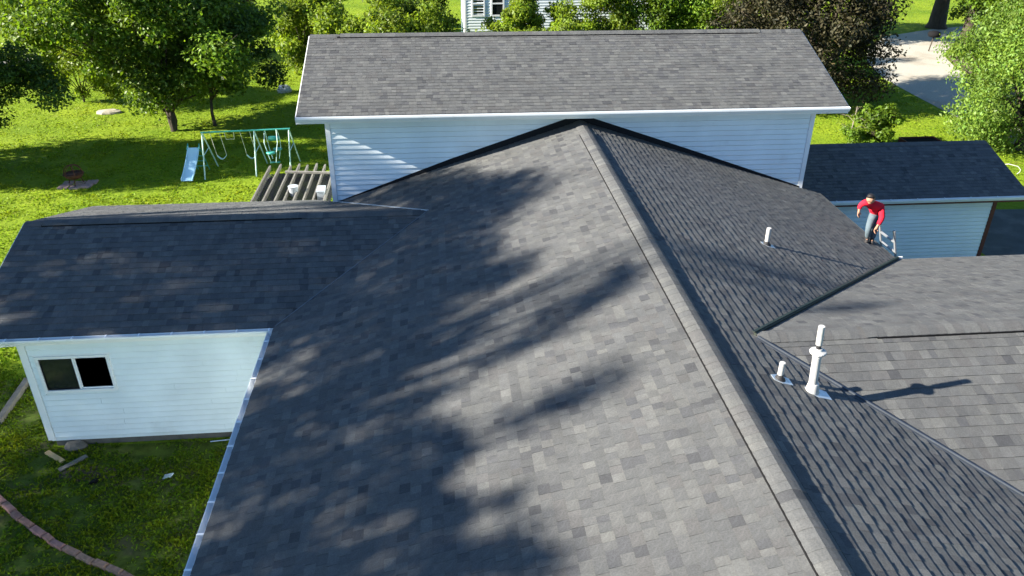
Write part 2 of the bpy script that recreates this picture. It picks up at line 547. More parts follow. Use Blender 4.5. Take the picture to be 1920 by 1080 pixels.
def ridge_caps(A, D, L, m1, m2, side, parent, n_obj_test, vent=None, seed=1, half=0.165, lift=0.016, vout=0.010):
    """overlapping bent cap shingles along a ridge from A in direction D; side = horizontal unit vector across"""
    A, D, side = Vector(A), Vector(D), Vector(side)
    r = random.Random(seed)
    Z = Vector((0, 0, 1))
    def sec(h, wv):
        out = []
        for k in range(7):
            x = -half + 2 * half * k / 6
            mm = m1 if x < 0 else m2
            e_ = min(1.0, abs(x) / half)
            out.append((x, -mm * (abs(x) * (1 - .35 * (1 - e_)) ) + h + wv * 0.010 * (1 - e_ ** 4)))
        return out
    stuff = MB()
    n = int(L / EXP)
    for i in range(n):
        s0 = i * EXP
        inv = vent is not None and vent[0] <= s0 <= vent[1]
        base = (0.036 if inv else lift) + r.uniform(-0.0015, 0.0015)
        f0, f1 = sec(base + 0.0035, 1), sec(base - 0.001, 1)
        e1 = EXP + 0.05
        tn = TONES[r.choices(range(9), [1, 4, 14, 26, 28, 14, 20, 10, 1])[0]]
        pt = lambda q, s: A + D * s + side * q[0] + Z * q[1]
        jl = r.uniform(-0.004, 0.004)
        vv = [pt(q, s0 + jl) for q in f0] + [pt(q, s0 + e1) for q in f1] + [pt((q[0], q[1] - 0.012), s0 + jl) for q in f0] + [pt((q[0], q[1] - 0.006), s0 + e1) for q in f1]
        fc = [(k, k + 1, k + 8, k + 7) for k in range(6)] + [(k + 14, k + 15, k + 1, k) for k in range(6)] + [(14, 0, 7, 21), (6, 20, 27, 13)]
        if side.cross(D).z < 0: fc = [tuple(reversed(f)) for f in fc]
        if n_obj_test(A + D * s0):
            q = MB(); q.col = tn; q.mesh(vv, fc)
            q.build("ridge_cap", SH, parent, tone=True)
        else:
            stuff.col = tn
            stuff.mesh(vv, fc)
    if stuff.f:
        tag(stuff.build("ridge_cap_row", SH, parent, tone=True), kind="stuff")
    if vent:
        q = MB()
        h2 = half + vout
        a, c = A + D * vent[0], A + D * vent[1]
        def ring(p): return [p + side * x + Z * z for x, z in ((-h2, -m1 * h2 + 0.004), (0, 0.004), (h2, -m2 * h2 + 0.004), (h2, -m2 * h2 + 0.030), (0, 0.030), (-h2, -m1 * h2 + 0.030))]
        R0, R1 = ring(a), ring(c)
        q.mesh(R0 + R1, [(k, (k + 1) % 6, 6 + (k + 1) % 6, 6 + k) for k in range(6)] + [(5, 4, 3, 2, 1, 0), (6, 7, 8, 9, 10, 11)])
        q.build("ridge_vent", VENTM, parent)

def gutter(parent, A, Bp, out, hangers=(), mat_=None, name="gutter"):
    A, Bp, out = Vector(A), Vector(Bp), Vector(out)
    Z = Vector((0, 0, 1))
    secp = [(0.004, 0), (0.004, -0.115), (0.07, -0.115), (0.105, -0.04), (0.105, 0.0), (0.098, 0.0), (0.098, -0.037), (0.067, -0.107), (0.011, -0.107), (0.011, 0)]
    q = MB()
    n = len(secp)
    R = [[p + out * x + Z * z for x, z in secp] for p in (A, Bp)]
    fs = [(k, (k + 1) % n, n + (k + 1) % n, n + k) for k in range(n)]
    if (Bp - A).cross(out).z > 0: fs = [tuple(reversed(f)) for f in fs]
    q.mesh(R[0] + R[1], fs)
    D = (Bp - A).normalized()
    for p in (A, Bp):    # end caps
        q.poly([p + out * x + Z * z for x, z in [(0.004, 0), (0.004, -0.115), (0.07, -0.115), (0.105, -0.04), (0.105, 0)]])
    g = q.build(name, mat_ or WHITE, parent)
    for s in hangers:
        p = A + D * s
        h = MB()
        h.bar(p + out * 0.0 + Z * 0.003, p + out * 0.102 + Z * 0.003, 0.03, 0.012)
        h.bar(p + out * 0.108 + Z * 0.004, p + out * 0.108 - Z * 0.03, 0.026, 0.005, (1, 0, 0) if abs(D.x) < .5 else (0, 1, 0))
        h.build("gutter_hanger", mat_ or WHITE, g)
    return g

def siding(wall, P0, U, Nn, z0, z1, span, bot=0.14, holes=(), matl=None):
    """horizontal lapped boards; span(z)->(u0,u1)"""
    P0, U, Nn = Vector(P0), Vector(U), Vector(Nn)
    z = z0
    rj = random.Random(int(P0.x * 31 + P0.y * 17))
    while z < z1 - 0.02:
        zt = min(z + bot, z1)
        a0, b0 = span(z)
        a1, b1 = span(zt)
        parts = [((a0, b0), (a1, b1))]
        for (h0, h1, hz0, hz1) in holes:
            if z < hz1 - 0.01 and zt > hz0 + 0.01:
                parts = [((a0, h0), (a1, h0)), ((h1, b0), (h1, b1))]
        todo = [(a_, b_, False) for a_, b_ in parts]
        while todo:
            (c0, d0), (c1, d1), split = todo.pop(0)
            if max(d0 - c0, d1 - c1) < 0.02: continue
            d1 = max(d1, c1 + 0.001)
            if min(d0 - c0, d1 - c1) > 3.2 and not split:
                s_ = rj.uniform(max(c0, c1) + 0.8, min(d0, d1) - 0.8)
                todo += [((c0, d0 if False else s_ - .0015), (c1, s_ - .0015), True), ((s_ + .0015, d0), (s_ + .0015, d1), True)]
                continue
            q = MB()
            def pt(u, zz, n): return Vector((P0.x, P0.y, 0)) + U * u + Nn * n + Vector((0, 0, zz))
            zc_ = z + min(0.024, (zt - z) * .4)
            vv = [pt(c0, z, 0.003), pt(d0, z, 0.003), pt(d0, zc_, 0.026), pt(c0, zc_, 0.026), pt(d1, zt, 0.002), pt(c1, zt, 0.002), pt(c1, zt, 0.005), pt(d1, zt, 0.005)]
            fc = [(3, 2, 7, 6), (0, 1, 2, 3), (0, 3, 6, 5), (1, 4, 7, 2), (5, 6, 7, 4)]
            if U.cross(Vector((0, 0, 1))).dot(Nn) < 0: fc = [tuple(reversed(f)) for f in fc]
            q.mesh(vv, fc)
            q.build("siding_board", matl or VINYL, wall)
        z = zt

def wall_panel(name, pts, thick_dir, parent, m, label=None):
    q = MB()
    t = Vector(thick_dir)
    P = [Vector(p) for p in pts]
    n = len(P)
    q.poly(P); q.poly([p + t for p in P][::-1])
    for i in range(n):
        j = (i + 1) % n
        q.poly([P[j], P[i], P[i] + t, P[j] + t])
    return tag(q.build(name, m, parent), label)

# ------------------------------------------------------------------ the house
XR, ZR, MS = 3.6147, CAM_Z - 5.9778, 0.3235
XL, XE = -3.4916, 10.5917
YT = 20.0
TX0, TX1 = -2.9116, 9.9639
YE, ZTE, YRT, ZRT = 19.5431, CAM_Z - 5.5968, 23.1376, CAM_Z - 4.3371
AX0, AX1 = -3.553, 10.6244
YW, ZW, MW, YW1, XW, XWC = 17.3182, CAM_Z - 7.2694, 0.2969, 13.9324, -9.4472, -8.6503
YC, ZC, MC = 9.769, CAM_Z - 6.2817, 0.3216
YF = -2.0           # the house runs on under and behind the camera
XX = 18.6           # end of the cross wing
ZL = ZR - MS * (XR - XL)
ZRE = ZR - MS * (XE - XR)
YC2 = YC + (ZC - ZRE) / MC
YN = 2 * YC - YC2
XC0 = XR + (ZR - ZC) / MS
XV = XR - (ZR - ZW) / MS
ZW1 = ZW - MW * (YW - YW1)
YW2 = 2 * YW - YW1
MT = (ZRT - ZTE) / (YRT - YE)

house = empty("house", (3.6, 12, 0), "white sided house with charcoal shingle roofs, low wings and a taller block behind", "house")

cs = 1 / math.sqrt(1 + MS * MS)
# centre roof, left plane: U = +Y, V = up towards +X
def sp_left(v):
    x = XL + v * cs
    z = ZR - MS * (XR - x)
    if z >= ZW: return [(0, YT - YF)]
    yn, yf = YW - (ZW - z) / MW, YW + (ZW - z) / MW
    out = [(0, yn - YF)]
    if yf < YT: out.append((yf - YF, YT - YF))
    return out
S_left = Slope((XL, YF, ZL), (0, 1, 0), (cs, 0, MS * cs), (XR - XL) / cs, sp_left, 21, 0.153)
def sp_right(v):
    x = XE - v * cs
    z = ZR - MS * (x - XR)
    if z >= ZC: return [(0, YT - YF)]
    return [(0, YC - (ZC - z) / MC - YF), (YC + (ZC - z) / MC - YF, YT - YF)]
S_right = Slope((XE, YF, ZRE), (0, 1, 0), (-cs, 0, MS * cs), (XE - XR) / cs, sp_right, 22, 0.153)
cw = 1 / math.sqrt(1 + MW * MW)
def sp_wing(v):
    z = ZW1 + v * cw * MW
    return [(0, XR - (ZR - z) / MS - XW)]
S_wn = Slope((XW, YW1, ZW1), (1, 0, 0), (0, cw, MW * cw), (YW - YW1) / cw, sp_wing, 23, 0.172)
S_wf = Slope((XW, YW2, ZW1), (1, 0, 0), (0, -cw, MW * cw), (YW - YW1) / cw, sp_wing, 24, 0.172)
cc = 1 / math.sqrt(1 + MC * MC)
def sp_cross(v):
    z = ZRE + v * cc * MC
    return [(XR + (ZR - z) / MS, XX)]
S_cn = Slope((0, YN, ZRE), (1, 0, 0), (0, cc, MC * cc), (YC - YN) / cc, sp_cross, 25, 0.170)
S_cf = Slope((0, YC2, ZRE), (1, 0, 0), (0, -cc, MC * cc), (YC2 - YC) / cc, sp_cross, 26, 0.170)
S_cf.th = 0.45
ct = 1 / math.sqrt(1 + MT * MT)
S_tn = Slope((AX0, YE, ZTE), (1, 0, 0), (0, ct, MT * ct), (YRT - YE) / ct, lambda v: [(0, AX1 - AX0)], 27, 0.137)
S_tf = Slope((AX0, 2 * YRT - YE, ZTE), (1, 0, 0), (0, -ct, MT * ct), (YRT - YE) / ct, lambda v: [(0, AX1 - AX0)], 28, 0.137)

S_right.th = 1.2
S_left.th = 1.25
# the 300 shingles that show largest are objects, the rest of each roof is one field
cand = []
for S in (S_left, S_right, S_wn, S_cn, S_cf, S_tn):
    for i, tb in enumerate(S.tabs):
        if tb[9] and abs(tb[1] - tb[0] - S.ex) < 1e-6:
            a = S.pixel_area(tb)
            if a > 0: cand.append((a, id(S), i, S))
cand.sort(key=lambda q: -q[0])
chosen = cand[:300]
skip = {(c[1], c[2]) for c in chosen}

zl = lambda x: ZR - MS * (XR - x)
zr = lambda x: ZR - MS * (x - XR)
x20 = XR - (ZR - (ZW - (YT - YW) * MW)) / MS
roof_c = deck([[(XL, YF, ZL), (XR, YF, ZR), (XR, YT, ZR), (x20, YT, zl(x20)), (XV, YW, ZW)][:5] + [(XL, YW - (ZW - ZL) / MW, ZL)],
               [(XR, YF, ZR), (XE, YF, ZRE), (XE, YN, ZRE), (XC0, YC, ZC), (XR, YC, ZR)],
               [(XR, YC, ZR), (XC0, YC, ZC), (XE, YC2, ZRE), (XE, YT, ZRE), (XR, YT, ZR)]], 0.10, "roof", house, "long gable roof running away from the viewer, mottled with tree shade")
roof_w = deck([[(XW, YW1, ZW1), (XL, YW1, ZW1), (XV, YW, ZW), (XW, YW, ZW)], [(XW, YW2, ZW1), (XW, YW, ZW), (XV, YW, ZW), (x20, YT, zl(x20)), (XR - (ZR - ZW1) / MS, YW2, ZW1)]], 0.10, "roof", house, "low gable roof of the left wing in deep shade")
roof_x = deck([[(XE, YN, ZRE), (XX, YN, ZRE), (XX, YC, ZC), (XC0, YC, ZC)], [(XC0, YC, ZC), (XX, YC, ZC), (XX, YC2, ZRE), (XE, YC2, ZRE)]], 0.10, "roof", house, "sunlit grey cross gable roof at the right")
roof_t = deck([[(AX0, YE, ZTE), (AX1, YE, ZTE), (AX1, YRT, ZRT), (AX0, YRT, ZRT)], [(AX0, YRT, ZRT), (AX1, YRT, ZRT), (AX1, 2 * YRT - YE, ZTE), (AX0, 2 * YRT - YE, ZTE)]], 0.10, "roof", house, "high gable roof over the taller block")
ROOF_OF = {id(S_left): roof_c, id(S_right): roof_c, id(S_wn): roof_w, id(S_wf): roof_w, id(S_cn): roof_x, id(S_cf): roof_x, id(S_tn): roof_t, id(S_tf): roof_t}
for a, k, i, S in chosen:
    shingle_object(S, S.tabs[i], ROOF_OF[k])
shingle_field([S_left, S_right], skip, roof_c)
shingle_field([S_wn, S_wf], skip, roof_w)
shingle_field([S_cn, S_cf], skip, roof_x)
shingle_field([S_tn, S_tf], skip, roof_t)

ridge_caps((XR, YF, ZR), (0, 1, 0), YT - YF - 0.05, MS, MS, (1, 0, 0), roof_c, lambda p: 5.0 < p.y < 12.5, vent=(0.3, 20.9), seed=31, half=0.176)
ridge_caps((XX, YC, ZC), (-1, 0, 0), XX - XC0 - 0.05, MC, MC, (0, 1, 0), roof_x, lambda p: p.x < 9.3, vent=(0.5, XX - 6.45), seed=32)
ridge_caps((XW + 0.02, YW, ZW), (1, 0, 0), XV - XW - 0.1, MW, MW, (0, -1, 0), roof_w, lambda p: False, vent=(0.4, 6.15), seed=33, vout=0.001)
ridge_caps((AX0 + 0.02, YRT, ZRT), (1, 0, 0), AX1 - AX0 - 0.06, MT, MT, (0, -1, 0), roof_t, lambda p: False, vent=(0.75, 12.8), seed=34, vout=0.006)

# valleys
def strip(name, pts, w, h, m, parent, lift=0.012):
    q = MB()
    for a, c in zip(pts[:-1], pts[1:]):
        q.bar(Vector(a) + Vector((0, 0, lift)), Vector(c) + Vector((0, 0, lift)), w, h)
    return q.build(name, m, parent)
strip("valley_flashing", [(XL + 0.02, YW - (ZW - ZL) / MW + .03, ZL), (XV, YW, ZW)], 0.02, 0.022, VALEDGE, roof_c, 0.010)
strip("valley_flashing", [(XV, YW, ZW), (x20, YT, zl(x20))], 0.055, 0.016, GALV, roof_c, 0.012)
strip("valley_flashing", [(XC0 + .06, YC - .06, ZC), (XE, YN, ZRE)], 0.11, 0.012, VALM, roof_c, 0.004)
strip("valley_flashing", [(XC0 + .06, YC - .06, ZC), (XE, YN, ZRE)], 0.022, 0.035, VALM, roof_c, 0.014)
# cut edge of the centre roof standing proud over the far plane of the cross roof
q = MB()
a, c = Vector((XC0 + .02, YC + .02, ZC)), Vector((XE + .03, YC2 + .03, ZRE))
dn = Vector((1, -1, 0)).normalized()
q.bar(a + Vector((0, 0, .01)) + dn * .03, c + Vector((0, 0, .01)) + dn * .03, 0.035, 0.06)
q.bar(a + Vector((0, 0, .053)) + dn * .0, c + Vector((0, 0, .053)) + dn * .01, 0.045, 0.010)
q.build("drip_edge", DRIP, roof_c)

# black step flashing where the centre roof meets the tall wall
q = MB()
yf_ = YT - 0.022
def fl(x0, h0, x1, h1):
    za = zl(x0) if x0 < XR else zr(x0)
    zb = zl(x1) if x1 < XR else zr(x1)
    q.hexa([(x0, yf_ - .012, za - .01), (x1, yf_ - .012, zb - .01), (x1, yf_, zb - .01), (x0, yf_, za - .01), (x0, yf_ - .012, za + h0), (x1, yf_ - .012, zb + h1), (x1, yf_, zb + h1), (x0, yf_, za + h0)])
fl(TX0 + 0.1, 0.02, 0.2, 0.15)
fl(0.2, 0.15, XR, 0.185)
fl(XR, 0.185, 6.5, 0.14)
fl(6.5, 0.14, TX1 - 0.06, 0.05)
q.build("wall_flashing", FLASHM, house)

# walls
wt = wall_panel("wall", [(TX0, YT, 0), (TX1, YT, 0), (TX1, YT, ZTE + .06), (TX0, YT, ZTE + .06)], (0, 0.12, 0), house, VINYL, "tall white sided wall above the centre roof")
siding(wt, (TX0, YT, 0), (1, 0, 0), (0, -1, 0), 2.86, ZTE - 0.02, lambda z: (0.10, TX1 - TX0 - 0.10))
for x in (TX0, TX1):
    q = MB()
    if x == TX0: q.box(x - .03, x + .09, YT - .03, YT + .09, 2.2, ZTE - .03)
    else: q.box(x - .09, x + .03, YT - .03, YT + .09, 2.2, ZTE - .03)
    q.build("corner_trim", WHITE, wt)
yb = 2 * YRT - YT
for x, nx in ((TX0, -1), (TX1, 1)):
    gpts = [(x, YT + .12, 0), (x, yb, 0), (x, yb, ZTE + .1), (x, YRT, ZRT - .08), (x, YT + .12, ZTE + .1)]
    wg = wall_panel("wall", gpts, (-0.12 * nx, 0, 0), house, VINYL)
    def gs(z):
        if z <= ZTE + .1: return (0.1, yb - YT - .1)
        k = (z - ZTE - .1) / MT
        return (0.1 + k, yb - YT - .1 - k)
    siding(wg, (x, YT, 0), (0, 1, 0), (nx, 0, 0), 0.3, ZRT - .15, gs, 0.14)
wall_panel("wall", [(TX1, yb, 0), (TX0, yb, 0), (TX0, yb, ZTE + .06), (TX1, yb, ZTE + .06)], (0, -0.12, 0), house, VINYL)
# left wing
YWW = YW1 + 0.40
wl = wall_panel("wall", [(XWC, YWW, 0.16), (-3.0, YWW, 0.16), (-3.0, YWW, ZW1 + .05), (XWC, YWW, ZW1 + .05)], (0, 0.12, 0), house, VINYL, "shaded white sided wall of the left wing with a slider window")
WX0, WX1, WZ0, WZ1 = -8.44, -6.98, 1.44, 2.34
siding(wl, (XWC, YWW, 0), (1, 0, 0), (0, -1, 0), 0.24, ZW1 - 0.06, lambda z: (0.10, -3.05 - XWC), 0.14, holes=[(WX0 - XWC, WX1 - XWC, WZ0, WZ1)])
q = MB(); q.box(XWC - .03, XWC + .09, YWW - .03, YWW + .09, 0.2, ZW1 - .06); q.build("corner_trim", WHITE, wl)
q = MB(); q.box(XWC + .06, -3.0, YWW + .03, YWW + .11, 0, 0.16); q.build("foundation", CONC, house)
win = MB()
def frame(x0, x1, z0, z1, w, y0, y1):
    win.box(x0, x0 + w, y0, y1, z0, z1); win.box(x1 - w, x1, y0, y1, z0, z1)
    win.box(x0 + w, x1 - w, y0, y1, z0, z0 + w); win.box(x0 + w, x1 - w, y0, y1, z1 - w, z1)
frame(WX0, WX1, WZ0, WZ1, 0.06, YWW - .052, YWW + .03)
mx_ = (WX0 + WX1) / 2
win.box(mx_ - .018, mx_ + .018, YWW - .030, YWW + .02, WZ0 + .06, WZ1 - .06)
win.box(WX0 - .03, WX1 + .03, YWW - .026, YWW - .002, WZ1, WZ1 + .03)
wf = win.build("window", WHITE, house)
for x0, x1, dy in ((WX0 + .062, mx_ - .02, 0.0), (mx_ + .02, WX1 - .062, 0.012)):
    fr = MB()
    for bx in ((x0, x0 + .022, WZ0 + .062, WZ1 - .062), (x1 - .022, x1, WZ0 + .062, WZ1 - .062), (x0 + .022, x1 - .022, WZ0 + .062, WZ0 + .092), (x0 + .022, x1 - .022, WZ1 - .084, WZ1 - .062)):
        fr.box(bx[0], bx[1], YWW - .022 + dy, YWW - .004 + dy, bx[2], bx[3])
    fr.build("sash", VENTM if dy == 0 else WHITE, wf)
    pn = MB(); pn.box(x0 + .022, x1 - .022, YWW - .012 + dy, YWW - .007 + dy, WZ0 + .092, WZ1 - .084); pn.build("pane", GLASS, wf)
ywb = YW2 - 0.40
wgw = wall_panel("wall", [(XWC, YWW + .12, 0.1), (XWC, ywb, 0.1), (XWC, ywb, ZW1 + .12), (XWC, YW, ZW - .1), (XWC, YWW + .12, ZW1 + .12)], (0.12, 0, 0), house, VINYL)
def gw(z):
    if z <= ZW1 + .1: return (0.1, ywb - YWW - .05)
    k = (z - ZW1 - .1) / MW
    return (0.1 + k, ywb - YWW - .1 - k)
siding(wgw, (XWC, YWW, 0), (0, 1, 0), (-1, 0, 0), 0.24, ZW - .15, gw, 0.14)
wall_panel("wall", [(TX0, ywb, 0.1), (XWC, ywb, 0.1), (XWC, ywb, ZW1 + .05), (TX0, ywb, ZW1 + .05)], (0, -0.12, 0), house, VINYL)
# centre and cross block walls
XWL, XWR_ = XL + 0.42, XE - 0.42
wc = wall_panel("wall", [(XWL, YWW, 0), (XWL, YF + .4, 0), (XWL, YF + .4, ZL + .1), (XWL, YWW, ZL + .1)], (0.12, 0, 0), house, VINYL, "long white sided wall under the left eave")
siding(wc, (XWL, YF + .4, 0), (0, 1, 0), (-1, 0, 0), 0.24, ZL - .05, lambda z: (0, YWW - YF - .4), 0.14)
wall_panel("wall", [(XWL, YF + .4, 0), (XWR_, YF + .4, 0), (XWR_, YF + .4, ZRE + .1), (XR, YF + .4, ZR - .08), (XWL, YF + .4, ZL + .1)], (0, 0.12, 0), house, VINYL)
wall_panel("wall", [(XWR_, YC2 - .4, 0), (XWR_, YT, 0), (XWR_, YT, ZRE + .1), (XWR_, YC2 - .4, ZRE + .1)], (-0.12, 0, 0), house, VINYL)
wall_panel("wall", [(XWR_, YF + .4, 0), (XWR_, YN + .4, 0), (XWR_, YN + .4, ZRE + .1), (XWR_, YF + .4, ZRE + .1)], (-0.12, 0, 0), house, VINYL)
wall_panel("wall", [(XWR_, YN + .4, 0), (XX - .4, YN + .4, 0), (XX - .4, YN + .4, ZRE + .1), (XWR_, YN + .4, ZRE + .1)], (0, 0.12, 0), house, VINYL)
wall_panel("wall", [(XX - .4, YC2 - .4, 0), (XWR_, YC2 - .4, 0), (XWR_, YC2 - .4, ZRE + .1), (XX - .4, YC2 - .4, ZRE + .1)], (0, -0.12, 0), house, VINYL)
wall_panel("wall", [(XX - .4, YN + .4, 0), (XX - .4, YC2 - .4, 0), (XX - .4, YC2 - .4, ZRE + .1), (XX - .4, YC, ZC - .08), (XX - .4, YN + .4, ZRE + .1)], (-0.12, 0, 0), house, VINYL)

# eaves: fascia, soffit and gutters
def fascia(x0, x1, y0, y1, z0, z1, name="fascia", m=None):
    q = MB(); q.box(x0, x1, y0, y1, z0, z1); return q.build(name, m or WHITE, house)
ZG = ZTE - 0.015
fascia(AX0, AX1, YE - 0.004, YE + .02, ZTE - .19, ZTE - .012)
fascia(AX0 + .01, AX1 - .01, YE + .02, YT - .02, ZTE - .17, ZTE - .15, "soffit")
gutter(house, (AX0 - .01, YE - .005, ZG), (AX1 + .01, YE - .005, ZG), (0, -1, 0))
fascia(XW, XL, YW1 - .004, YW1 + .02, ZW1 - .19, ZW1 - .012)
fascia(XW + .01, -3.1, YW1 + .02, YWW - .02, ZW1 - .17, ZW1 - .15, "soffit")
gutter(house, (XW - .05, YW1 - .005, ZW1 - .012), (XL + 0.03, YW1 - .005, ZW1 - .012), (0, -1, 0), [0.25 + 0.63 * k for k in range(10)])
YV0 = YW1 - 0.14
fascia(XL - .004, XL + .02, YF, YV0 + .13, ZL - .19, ZL - .012)
fascia(XL + .02, XWL - .02, YF + .05, YWW, ZL - .17, ZL - .15, "soffit")
gutter(house, (XL - .005, YV0, ZL - .012), (XL - .005, YF, ZL - .012), (-1, 0, 0), [0.35 + 0.63 * k for k in range(24)])
fascia(XE - .02, XE + .004, YC2 + .1, YT, ZRE - .17, ZRE - .012)
q = MB(); q.box(XE + .012, XE + .15, YC2 + .012, YC2 + .035, ZRE - .10, ZRE + .055); q.build("gutter_end_cap", WHITE, house)
fascia(XE + .06, XX, YC2 - .02, YC2 + .004, ZRE - .17, ZRE - .012)
q = MB(); q.bar((XW + .12, YW1 - .07, ZW1 - .10), (XW + .12, YW1 - .07, ZW1 - .22), .07, .06); q.bar((XW + .12, YW1 - .07, ZW1 - .20), (XWC - .06, YWW + .02, ZW1 - .36), .06, .07); q.bar((XWC - .06, YWW + .06, ZW1 - .34), (XWC - .06, YWW + .06, .15), .05, .07)
q.build("downspout", WHITE, house)
# white rake boards
def rake(pts, x0, x1):
    q = MB()
    for (ya, za), (yb_, zb) in zip(pts[:-1], pts[1:]):
        q.hexa([(x0, ya, za - .2), (x1, ya, za - .2), (x1, yb_, zb - .2), (x0, yb_, zb - .2), (x0, ya, za - .012), (x1, ya, za - .012), (x1, yb_, zb - .012), (x0, yb_, zb - .012)])
    q.build("rake_board", WHITE, house)
for x0, x1 in ((AX0 - .022, AX0 - .002), (AX1 + .002, AX1 + .022)):
    rake([(YE, ZTE), (YRT, ZRT)], x0, x1); rake([(YRT, ZRT), (2 * YRT - YE, ZTE)], x0, x1)
rake([(YW1, ZW1), (YW, ZW)], XW - .022, XW - .002); rake([(YW, ZW), (YW2, ZW1)], XW - .022, XW - .002)
# downspout stub under the tall roof's right gutter
q = MB(); q.bar((TX1 + .05, YT + .05, ZTE - .23), (TX1 + .62, YT + .55, ZTE - .36), 0.06, 0.045); q.build("downspout", WHITE, house)

# vent pipes on the right plane
def on_right(x, y, h=0.0): return Vector((x, y, zr(x) + h))
def plate(x, y, half, long_, name, parent):
    q = MB()
    sd_ = Vector((1, 0, -MS)).normalized()
    n_ = Vector((MS, 0, 1)).normalized()
    c = on_right(x, y) + n_ * 0.014
    pts = [c - sd_ * half * 1.0 + Vector((0, -half, 0)) * .55, c - sd_ * half * 1.05 + Vector((0, half, 0)) * .55, c + Vector((0, half, 0)), c + sd_ * long_ + Vector((0, half * .55, 0)), c + sd_ * long_ + Vector((0, -half * .9, 0)), c + Vector((0, -half, 0))]
    q.poly(pts[::-1]); q.poly([p - n_ * .006 for p in pts])
    for i in range(6):
        j = (i + 1) % 6
        q.poly([pts[i], pts[j], pts[j] - n_ * .006, pts[i] - n_ * .006])
    return q.build(name, GALV, parent)
def small_vent(x, y, top, r):
    base = on_right(x, y)
    q = MB(); q.tube([base - Vector((0, 0, .1)), (x, y, top)], r, 14); 
    q.tube([(x, y, top - .004), (x, y, top + .001)], r * .8, 14)
    p = q.build("vent_pipe", PVC, house, smooth=False)
    plate(x, y, 0.11, 0.17, "flashing_plate", p)
    k = MB(); k.lathe(base + Vector((0, 0, -.03)), [(0, r * 2.2), (.045, r * 2.0), (.075, r * 1.25), (.115, r * 1.12)], 16); k.build("rubber_boot", RUBBER, p, smooth=True)
small_vent(6.58, 14.2, 4.74, 0.045)
small_vent(4.51, 8.60, 5.31, 0.040)
bx, by = 4.94, 8.47
bz = zr(bx)
q = MB()
tilt = Vector((-0.05, 0.02, 0))
def bp(h): return Vector((bx, by, bz + h)) + tilt * h
q.tube([bp(-.05), bp(.60)], 0.058, 18)
q.tube([bp(.565), bp(.585)], 0.064, 18)
vp = tag(q.build("vent_pipe", PVC, house, smooth=False), "tall white flue with a flared base, round cap and thin upper pipe")
k = MB(); k.lathe(bp(-.06), [(0, .100), (.03, .100), (.17, .078), (.20, .070), (.21, .066)], 20); k.build("flue_cone", PVC, vp, smooth=True)
k = MB(); k.lathe(bp(.60), [(0, .058), (.004, .074), (.030, .080), (.032, .108), (.050, .112), (.062, .104), (.075, .060), (.10, .045)], 20); k.build("flue_cap", PVC, vp)
k = MB(); k.tube([bp(.70), bp(.78)], 0.032, 14); k.build("pipe_collar", RUBBER, vp)
k = MB(); k.tube([bp(.76), bp(1.04)], 0.043, 16); k.build("upper_pipe", PVC, vp)
plate(bx + .05, by, 0.13, 0.21, "flashing_plate", vp)

# ------------------------------------------------------------------ the garage to the right of the tall block
GK = 1.185
GX0, GX1 = TX1 + 0.06, 15.0886 * GK
GY1, GZ1 = 17.8168 * GK, CAM_Z - 7.5308 * GK
GYR, GZR = 20.0105 * GK, CAM_Z - 6.7989 * GK
MG = (GZR - GZ1) / (GYR - GY1)
GXC, GYW = 14.4876 * GK, GY1 + 0.41
garage = empty("garage", (14, 23.6, 0), "low white garage with dark shaded roof and red brown corner trim", "garage")
cg = 1 / math.sqrt(1 + MG * MG)
S_gn = Slope((GX0, GY1, GZ1), (1, 0, 0), (0, cg, MG * cg), (GYR - GY1) / cg, lambda v: [(0, GX1 - GX0)], 41, 0.15)
S_gf = Slope((GX0, 2 * GYR - GY1, GZ1), (1, 0, 0), (0, -cg, MG * cg), (GYR - GY1) / cg, lambda v: [(0, GX1 - GX0)], 42, 0.15)
roof_g = deck([[(GX0, GY1, GZ1), (GX1, GY1, GZ1), (GX1, GYR, GZR), (GX0, GYR, GZR)], [(GX0, GYR, GZR), (GX1, GYR, GZR), (GX1, 2 * GYR - GY1, GZ1), (GX0, 2 * GYR - GY1, GZ1)]], 0.09, "roof", garage)
shingle_field([S_gn, S_gf], set(), roof_g)
ridge_caps((GX0 + .02, GYR, GZR), (1, 0, 0), GX1 - GX0 - .05, MG, MG, (0, -1, 0), roof_g, lambda p: False, seed=43)
gwl = wall_panel("wall", [(GX0 + .1, GYW, 0), (GXC, GYW, 0), (GXC, GYW, GZ1 + .1), (GX0 + .1, GYW, GZ1 + .1)], (0, 0.12, 0), garage, VINYL)
siding(gwl, (GX0, GYW, 0), (1, 0, 0), (0, -1, 0), 0.08, GZ1 - .08, lambda z: (0.2, GXC - GX0 - .1), 0.127)
q = MB(); q.box(GXC - .09, GXC + .035, GYW - .035, GYW + .09, 0.02, GZ1 - .06); q.build("corner_trim", REDTRIM, garage)
gyb = 2 * GYR - GYW
wall_panel("wall", [(GXC, GYW + .12, 0), (GXC, gyb, 0), (GXC, gyb, GZ1 + .12), (GXC, GYR, GZR - .1), (GXC, GYW + .12, GZ1 + .12)], (-0.12, 0, 0), garage, VINYL)
wall_panel("wall", [(GXC, gyb, 0), (GX0 + .1, gyb, 0), (GX0 + .1, gyb, GZ1 + .1), (GXC, gyb, GZ1 + .1)], (0, -.12, 0), garage, VINYL)
q = MB(); q.box(GX0, GX1, GY1 - .003, GY1 + .02, GZ1 - .21, GZ1 - .012); q.build("fascia", REDTRIM, garage)
q = MB(); q.box(GX0, GX1, GY1 + .02, GYW - .02, GZ1 - .19, GZ1 - .17); q.build("soffit", REDTRIM, garage)
gutter(garage, (GX0 + .7, GY1 - .004, GZ1 - .01), (GX1, GY1 - .004, GZ1 - .01), (0, -1, 0), [1.0 + 0.85 * k for k in range(7)])
q = MB()
